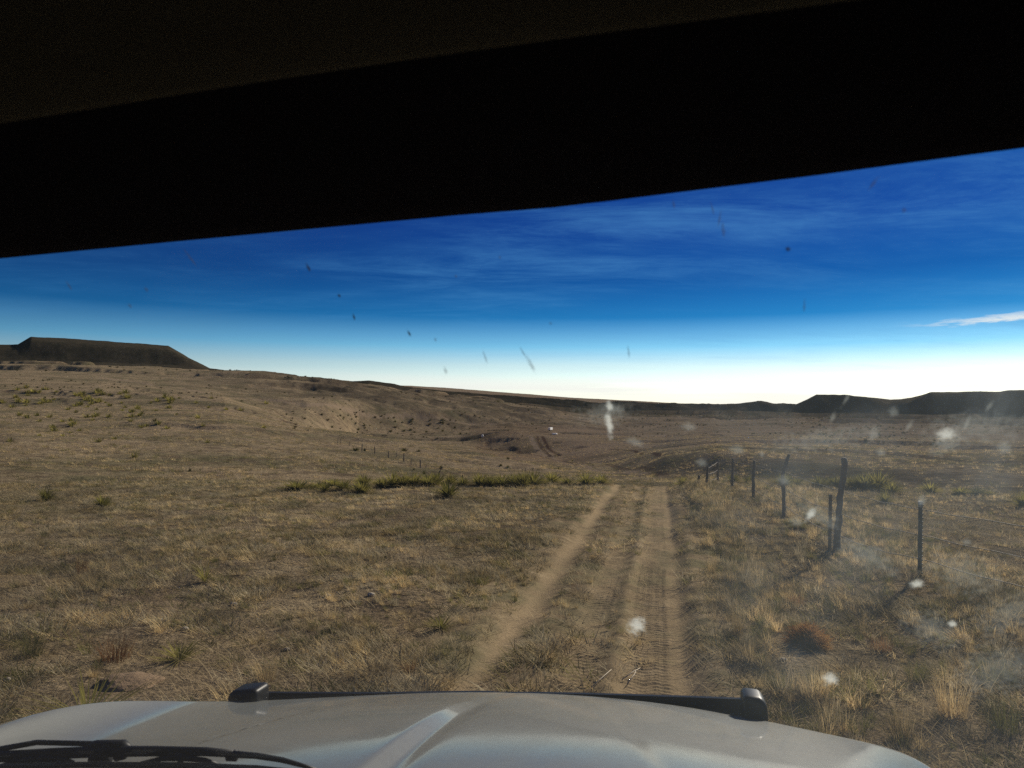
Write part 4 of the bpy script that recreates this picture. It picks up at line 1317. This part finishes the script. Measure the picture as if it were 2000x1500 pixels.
def glass_mat():
    m, t, out = new_mat('windshield_glass')
    pos = t.node('ShaderNodeTexCoord').outputs['Object']
    tr = t.node('ShaderNodeBsdfTransparent'); tr.inputs[0].default_value = (0.985, 0.992, 0.99, 1)
    gl = t.node('ShaderNodeBsdfGlossy'); gl.inputs['Roughness'].default_value = 0.02
    fr_ = t.node('ShaderNodeFresnel'); fr_.inputs[0].default_value = 1.25
    mx = t.node('ShaderNodeMixShader'); t.put(mx.inputs[0], t.math('MULTIPLY', fr_.outputs[0], 0.25))
    t.l.new(tr.outputs[0], mx.inputs[1]); t.l.new(gl.outputs[0], mx.inputs[2])
    # film of dust
    dd = t.node('ShaderNodeBsdfTranslucent'); dd.inputs[0].default_value = (0.50, 0.60, 0.66, 1)
    n1 = t.noise(pos, 3.2, 5, 0.6, 0.6); n2 = t.noise(t.mapping(pos, scale=(1, 1, 0.6), rot=(0, R(25), 0)), 16, 6, 0.65, 0.8)
    s = t.node('ShaderNodeSeparateXYZ'); t.put(s.inputs[0], pos)
    right = t.smooth(s.outputs[0], 0.30, 0.72)
    low = t.smooth(s.outputs[2], CH + 0.01, CH + 0.08, 1.0, 0.0)
    f = t.math('MULTIPLY', t.smooth(n1, 0.42, 0.70), t.smooth(n2, 0.30, 0.72))
    f = t.math('MULTIPLY', t.math('MULTIPLY', f, right), low)
    f = t.math('ADD', t.math('MULTIPLY', f, 0.038), t.math('ADD', 0.003, t.math('MULTIPLY', t.math('MULTIPLY', t.math('MULTIPLY', right, t.math('ADD', 0.12, t.math('MULTIPLY', low, 0.88))), t.smooth(n1, 0.25, 0.65, 0.6, 1.0)), 0.015)))
    m2 = t.node('ShaderNodeMixShader'); t.put(m2.inputs[0], f)
    t.l.new(mx.outputs[0], m2.inputs[1]); t.l.new(dd.outputs[0], m2.inputs[2]); t.l.new(m2.outputs[0], out.inputs[0])
    return m
M_GLASS = glass_mat()
V, Fc = [], []
NX, NTg = 33, 9
nr = Vector((0, WT_Z - WB_Z, WB_Y - WT_Y)).normalized()
for lay in (0, 1):
    for j in range(NTg):
        for i in range(NX):
            x = -0.80 + 1.60 * i / (NX - 1)
            V.append(ws_point(x, j / (NTg - 1)) - nr * 0.005 * lay)
for j in range(NTg - 1):
    for i in range(NX - 1):
        a = j * NX + i; Fc.append((a, a + NX, a + NX + 1, a + 1))
        b = a + NX * NTg; Fc.append((b, b + 1, b + NX + 1, b + NX))
ws = mesh_obj('windshield', V, Fc, M_GLASS, suv)

# insect splats and dirt on the glass
def splat_mat(name, col, dens, trans):
    m, t, out = new_mat(name)
    g = t.node('ShaderNodeTexCoord').outputs['Generated']
    pos = t.node('ShaderNodeTexCoord').outputs['Object']
    c = t.node('ShaderNodeVectorMath', operation='DISTANCE'); t.put(c.inputs[0], t.node('ShaderNodeTexCoord').outputs['UV']); c.inputs[1].default_value = (0.5, 0.5, 0)
    n = t.noise(pos, 190, 5, 0.7)
    rr_ = t.math('ADD', c.outputs['Value'], t.math('MULTIPLY', t.math('SUBTRACT', n, 0.5), 0.95))
    a = t.math('MULTIPLY', t.smooth(rr_, 0.02, 0.42, 1.0, 0.0), dens)
    d = t.node('ShaderNodeBsdfDiffuse'); t.put(d.inputs[0], col)
    tl = t.node('ShaderNodeBsdfTranslucent'); t.put(tl.inputs[0], col)
    m1 = t.node('ShaderNodeMixShader'); m1.inputs[0].default_value = trans
    t.l.new(d.outputs[0], m1.inputs[1]); t.l.new(tl.outputs[0], m1.inputs[2])
    tr = t.node('ShaderNodeBsdfTransparent')
    m2 = t.node('ShaderNodeMixShader'); t.put(m2.inputs[0], a)
    t.l.new(tr.outputs[0], m2.inputs[1]); t.l.new(m1.outputs[0], m2.inputs[2]); t.l.new(m2.outputs[0], out.inputs[0])
    return m
M_SPW = splat_mat('white_splat', (0.66, 0.71, 0.69), 0.50, 0.75)
M_SPF = splat_mat('faint_smear', (0.62, 0.68, 0.66), 0.11, 0.8)
M_SPD = splat_mat('dark_speck', (0.03, 0.02, 0.025), 0.75, 0.15)
M_SPDF = splat_mat('faint_dark_smear', (0.10, 0.10, 0.13), 0.38, 0.2)
def splat(px, py, w_, h_, ang, mat, name):
    """small domed irregular disc lying on the outer face of the glass; sizes in photo pixels"""
    q, nrm = ws_hit(px, py, 0.0012)
    dist = (q - Vector((CX, 0, CH))).length
    k = dist / FPX
    ex = Vector((1, 0, 0)); ez = nrm.cross(ex).normalized() * -1
    if ez.z < 0: ez = -ez
    ca, sa = math.cos(R(ang)), math.sin(R(ang))
    u = ex * ca + ez * sa; v = -ex * sa + ez * ca
    V = [nrm * 0.0008]; uv = [(0.5, 0.5)]; Fc = []
    n = 20
    for ring, rad in ((1, 0.5), (2, 1.0)):
        for i in range(n):
            a = 2 * math.pi * i / n
            V.append(u * math.cos(a) * w_ * 0.75 * k * rad + v * math.sin(a) * h_ * 0.95 * k * rad + nrm * (0.0005 if ring == 1 else 0))
            uv.append((0.5 + 0.5 * rad * math.cos(a), 0.5 + 0.5 * rad * math.sin(a)))
    for i in range(n):
        j = (i + 1) % n
        Fc.append((0, 1 + i, 1 + j)); Fc.append((1 + i, 1 + n + i, 1 + n + j, 1 + j))
    o = mesh_obj(name, V, Fc, mat, ws); o.location = q
    ul = o.data.uv_layers.new(name='UVMap')
    for lp in o.data.loops: ul.data[lp.index].uv = uv[lp.vertex_index]
for a in [(1190, 832, 15, 50, 4), (1847, 850, 36, 20, 25), (1244, 1224, 34, 36, -20), (1622, 1328, 28, 24, 20), (1583, 1006, 14, 26, -28), (1790, 1142, 26, 14, 28),
          (1888, 829, 8, 26, -12), (1775, 834, 9, 24, -25), (1626, 817, 9, 20, -20), (1653, 780, 7, 30, -25), (1932, 795, 8, 20, -25), (1860, 1220, 14, 12, 20), (1190, 795, 14, 20, 0)]:
    splat(*a, M_SPW if a[2] > 12 else M_SPF, 'bug_splat')
for a in [(1705, 850, 20, 30, -20), (1745, 806, 18, 18, 0), (1962, 877, 22, 24, 20), (1850, 870, 60, 30, 30), (1555, 1020, 26, 20, 0), (1440, 880, 30, 18, 0), (1240, 865, 40, 16, -20),
          (1370, 905, 22, 16, 0), (1200, 800, 44, 20, 0), (1720, 885, 18, 14, 0), (1488, 888, 8, 12, 0),
          (1530, 940, 24, 20, 10), (1800, 980, 14, 20, 0), (1888, 1060, 16, 12, 0), (1345, 835, 30, 16, 0)]:
    splat(*a, M_SPF, 'smear')
M_VEIL = splat_mat('dust_veil', (0.62, 0.68, 0.66), 0.085, 0.8)
for a in [(1975, 1200, 110, 60, 30), (1950, 1310, 130, 80, 30), (1700, 1090, 120, 36, -38), (1880, 1120, 130, 60, -35), (1820, 1230, 110, 50, -40), (1600, 1010, 90, 30, -35), (1180, 810, 110, 40, 0), (1600, 860, 160, 40, 5), (1900, 840, 150, 50, 0)]:
    splat(*a, M_VEIL, 'smear')
for a in [(1038, 715, 9, 36, 18), (1539, 487, 9, 8, 30), (602, 524, 7, 14, 10), (662, 578, 7, 6, 0), (691, 620, 5, 12, 0), (799, 652, 6, 12, 12)]:
    splat(*a, M_SPD if a[0] != 1038 else M_SPDF, 'dark_speck')
for a in [(374, 508, 6, 34, 22), (1022, 690, 5, 24, 20), (1405, 430, 5, 26, -12), (1392, 410, 4, 22, 12), (1413, 452, 7, 26, 5), (285, 566, 8, 8, 0), (253, 598, 8, 8, 0), (135, 560, 6, 14, 10), (850, 664, 6, 8, 0),
          (1228, 690, 5, 24, 2), (1316, 400, 5, 14, 8), (1705, 360, 7, 24, -35), (1766, 411, 8, 8, 0), (1571, 600, 5, 22, 0), (976, 503, 5, 6, 0), (948, 700, 5, 26, 8), (870, 725, 8, 14, 0), (1075, 632, 6, 6, 0), (890, 540, 6, 6, 0)]:
    splat(*a, M_SPDF, 'dark_smear')

# wiper parked at the foot of the glass
def wtube(pix, rpx, name, parent, off=0.02, n=8, mat=None, flat=1.0):
    P, Rr = [], []
    for i, (px, py) in enumerate(pix):
        q, nrm = ws_hit(px, py, off)
        rp = rpx[i] if hasattr(rpx, '__len__') else rpx
        P.append(q); Rr.append(rp * (q - Vector((CX, 0, CH))).length / FPX)
    V, Fc = tube(P, Rr, n, True, flat)
    return mesh_obj(name, V, Fc, mat or M_RUBBER, parent)
wip = wtube([(-60, 1486), (0, 1478), (100, 1472), (200, 1468), (300, 1467), (400, 1468), (455, 1472)], [7, 8, 8, 8.5, 8, 7, 6], 'wiper', suv, 0.022)
wtube([(-60, 1474), (0, 1463), (72, 1450), (150, 1452), (215, 1454)], [4, 4, 4, 4, 5], 'arm', wip, 0.030)
wtube([(170, 1460), (190, 1457), (240, 1456), (258, 1464)], [7, 9, 9, 4], 'arm_clip', wip, 0.028)
wtube([(180, 1480), (215, 1481)], [9, 8], 'hinge', wip, 0.022)
wtube([(228, 1478), (245, 1476)], [7, 5], 'hinge', wip, 0.022)
wtube([(446, 1475), (462, 1476)], [9, 9], 'end_joint', wip, 0.022)
wtube([(455, 1473), (500, 1476), (550, 1484), (590, 1495), (630, 1508)], [5.5, 5, 4.5, 3.5, 3], 'blade_tip', wip, 0.018)
wtube([(-60, 1504), (0, 1498), (35, 1487), (80, 1482), (125, 1484), (150, 1493)], [4, 4, 4, 5, 4, 3.5], 'yoke', wip, 0.014)
wtube([(275, 1492), (315, 1482), (355, 1480), (400, 1485), (428, 1495)], [3.5, 4, 5, 4, 3.5], 'yoke', wip, 0.014)
wtube([(80, 1478), (84, 1486)], [8, 6], 'pivot', wip, 0.016); wtube([(352, 1474), (354, 1484)], [8, 6], 'pivot', wip, 0.016)
wtube([(-60, 1500), (150, 1494), (350, 1495), (500, 1500), (620, 1512)], [4.5, 4.5, 5, 4.5, 4], 'rubber_blade', wip, 0.008)

# header, visor, headliner
def sweep_x(rows, xs, name, mat, parent=suv):
    V, Fc = [], []
    for x in xs:
        for y, dz in rows:
            V.append(Vector((x, y, hdr_z(x) + dz)))
    n = len(rows)
    for i in range(len(xs) - 1):
        for k in range(n - 1):
            a = i * n + k; Fc.append((a, a + 1, a + 1 + n, a + n))
    return mesh_obj(name, V, Fc, mat, parent)
xs = list(np.linspace(-0.86, 0.95, 61))
sweep_x([(0.46, 0.10), (0.44, 0.03), (0.41, 0.004), (0.40, 0.0), (0.385, 0.002), (0.33, 0.022), (0.28, 0.05), (0.24, 0.075), (0.18, 0.09), (-0.2, 0.12)], xs, 'header_trim', M_LINERD)
vis_pix = [(-250, 292), (0, 250), (400, 186), (800, 126), (1200, 72), (1700, 8), (2000, -32), (2300, -70)]
VY = 0.235
vp = [at_y(px, py, VY) for px, py in vis_pix]
vx = [p.x for p in vp]; vz = [p.z for p in vp]
V, Fc = [], []
prof = [(-0.28, 0.035), (-0.2, 0.012), (-0.1, 0.006), (-0.03, 0.001), (-0.008, 0.0), (0.0, 0.002), (0.006, 0.008), (0.008, 0.016), (0.0, 0.026), (-0.03, 0.036), (-0.28, 0.05)]
xv = np.linspace(vx[0] - 0.05, vx[-1] + 0.05, 41)
for x in xv:
    z = float(np.interp(x, vx, vz)) if vx[0] <= x <= vx[-1] else (vz[0] + (x - vx[0]) * (vz[1] - vz[0]) / (vx[1] - vx[0]) if x < vx[0] else vz[-1] + (x - vx[-1]) * (vz[-1] - vz[-2]) / (vx[-1] - vx[-2]))
    for dy, dz in prof:
        V.append(Vector((x, VY + dy, z + dz)))
n = len(prof)
for i in range(len(xv) - 1):
    for k in range(n - 1):
        a = i * n + k; Fc.append((a, a + 1, a + 1 + n, a + n))
Fc.append(tuple(range(n))); Fc.append(tuple(range((len(xv) - 1) * n, len(xv) * n))[::-1])
mesh_obj('sun_visor', V, Fc, M_LINER, suv)

def quad_sheet(pts, name, mat, th=0.03):
    """closed slab from a quad of corner points, thickness along its normal"""
    P = [Vector(p) for p in pts]
    nrm = (P[1] - P[0]).cross(P[3] - P[0]).normalized() * th
    V = P + [p + nrm for p in P]
    Fc = [(0, 3, 2, 1), (4, 5, 6, 7), (0, 1, 5, 4), (1, 2, 6, 5), (2, 3, 7, 6), (3, 0, 4, 7)]
    return mesh_obj(name, V, Fc, mat, suv, False)
ZR = CH + 0.42
quad_sheet([(-0.84, 0.47, CH + 0.20), (0.96, 0.47, CH + 0.26), (0.90, 0.30, ZR), (-0.84, 0.30, ZR)], 'roof_front', M_PAINT, 0.02)
quad_sheet([(-0.86, 0.30, ZR), (0.92, 0.30, ZR), (0.86, -2.6, ZR), (-0.86, -2.6, ZR)], 'roof', M_PAINT, 0.03)
for sx in (-1, 1):
    xo = 0.90 * sx
    def side(pts, name, mat, th=0.03):
        p = [(xo, a, b) for a, b in pts]
        quad_sheet(p if sx > 0 else p[::-1], name, mat, th)
    side([(0.95, 0.50), (0.95, 1.18), (-0.95, 1.18), (-0.95, 0.50)], 'front_door', M_PAINT, 0.05)
    side([(-0.96, 0.50), (-0.96, 1.18), (-2.6, 1.18), (-2.6, 0.50)], 'rear_door', M_PAINT, 0.05)
    side([(0.95, 1.18), (0.84, 1.18), (0.36, ZR), (0.47, ZR)], 'windshield_pillar', M_PLASTIC, 0.05)
    side([(-0.90, 1.18), (-1.0, 1.18), (-1.0, ZR), (-0.90, ZR)], 'door_pillar', M_PLASTIC, 0.05)
    side([(-2.45, 1.18), (-2.6, 1.18), (-2.6, ZR), (-2.45, ZR)], 'rear_pillar', M_PLASTIC, 0.05)
    side([(0.80, 1.20), (-0.88, 1.20), (-0.88, ZR - .02), (0.35, ZR - .02)], 'side_window', M_SMOKE, 0.006)
    side([(-1.02, 1.20), (-2.43, 1.20), (-2.43, ZR - .02), (-1.02, ZR - .02)], 'side_window', M_SMOKE, 0.006)
quad_sheet([(-0.88, -2.6, 0.5), (0.88, -2.6, 0.5), (0.88, -2.6, ZR), (-0.88, -2.6, ZR)], 'tailgate', M_PAINT, 0.04)
quad_sheet([(-0.88, 0.9, 0.5), (0.88, 0.9, 0.5), (0.88, -2.6, 0.5), (-0.88, -2.6, 0.5)], 'floor_pan', M_PLASTIC, -0.04)
quad_sheet([(-0.86, 0.84, WB_Z - 0.03), (0.86, 0.84, WB_Z - 0.03), (0.86, 0.36, WB_Z - 0.06), (-0.86, 0.36, WB_Z - 0.06)], 'dashboard', M_LINERD, -0.25)
quad_sheet([(-0.86, 0.93, WB_Z - 0.10), (0.86, 0.93, WB_Z - 0.10), (0.86, 0.885, WB_Z - 0.005), (-0.86, 0.885, WB_Z - 0.005)], 'cowl_panel', M_PLASTIC, -0.02)
for xw in (-0.76, 0.76):
    for yw in (1.25, -1.55):
        V, Fc = tube([(xw - 0.12, yw, 0.36), (xw - 0.10, yw, 0.36), (xw + 0.10, yw, 0.36), (xw + 0.12, yw, 0.36)], [0.32, 0.38, 0.38, 0.32], 28)
        wl = mesh_obj('wheel', V, Fc, M_TYRE, suv)
        V, Fc = tube([(xw - 0.125, yw, 0.36), (xw + 0.125, yw, 0.36)], 0.21, 20)
        mesh_obj('rim', V, Fc, simple_mat('rim_metal', (0.4, 0.4, 0.4), 0.4, metallic=0.8), wl)

# ------------------------------------------------------------------ scrub dotted over the far plain
def far_scrub():
    c = bpy.data.collections.new('far_scrub_kinds')
    for b in BM: c.objects.link(b)
    n = 12000
    x, y, d = sector(n, 330, 1750, -40, 41, 1.2)
    dens = sstep(fbm(x / 110, y / 40, 4, 131), 0.0, 0.25)
    keep = rng.random(n) < dens * 0.9 + 0.03
    x, y, d = x[keep], y[keep], d[keep]
    o = scatter('scrub', np.stack([x, y, zfun(x, y)], -1), rng.uniform(0, 6, len(x)), (0.8 + 3.2 * rng.random(len(x)) ** 2.5) * np.clip(d / 700, .6, 1.5), c, 'dark low scrub dotted over the far plain and hills')
    tag(o, cat='scrub')
far_scrub()
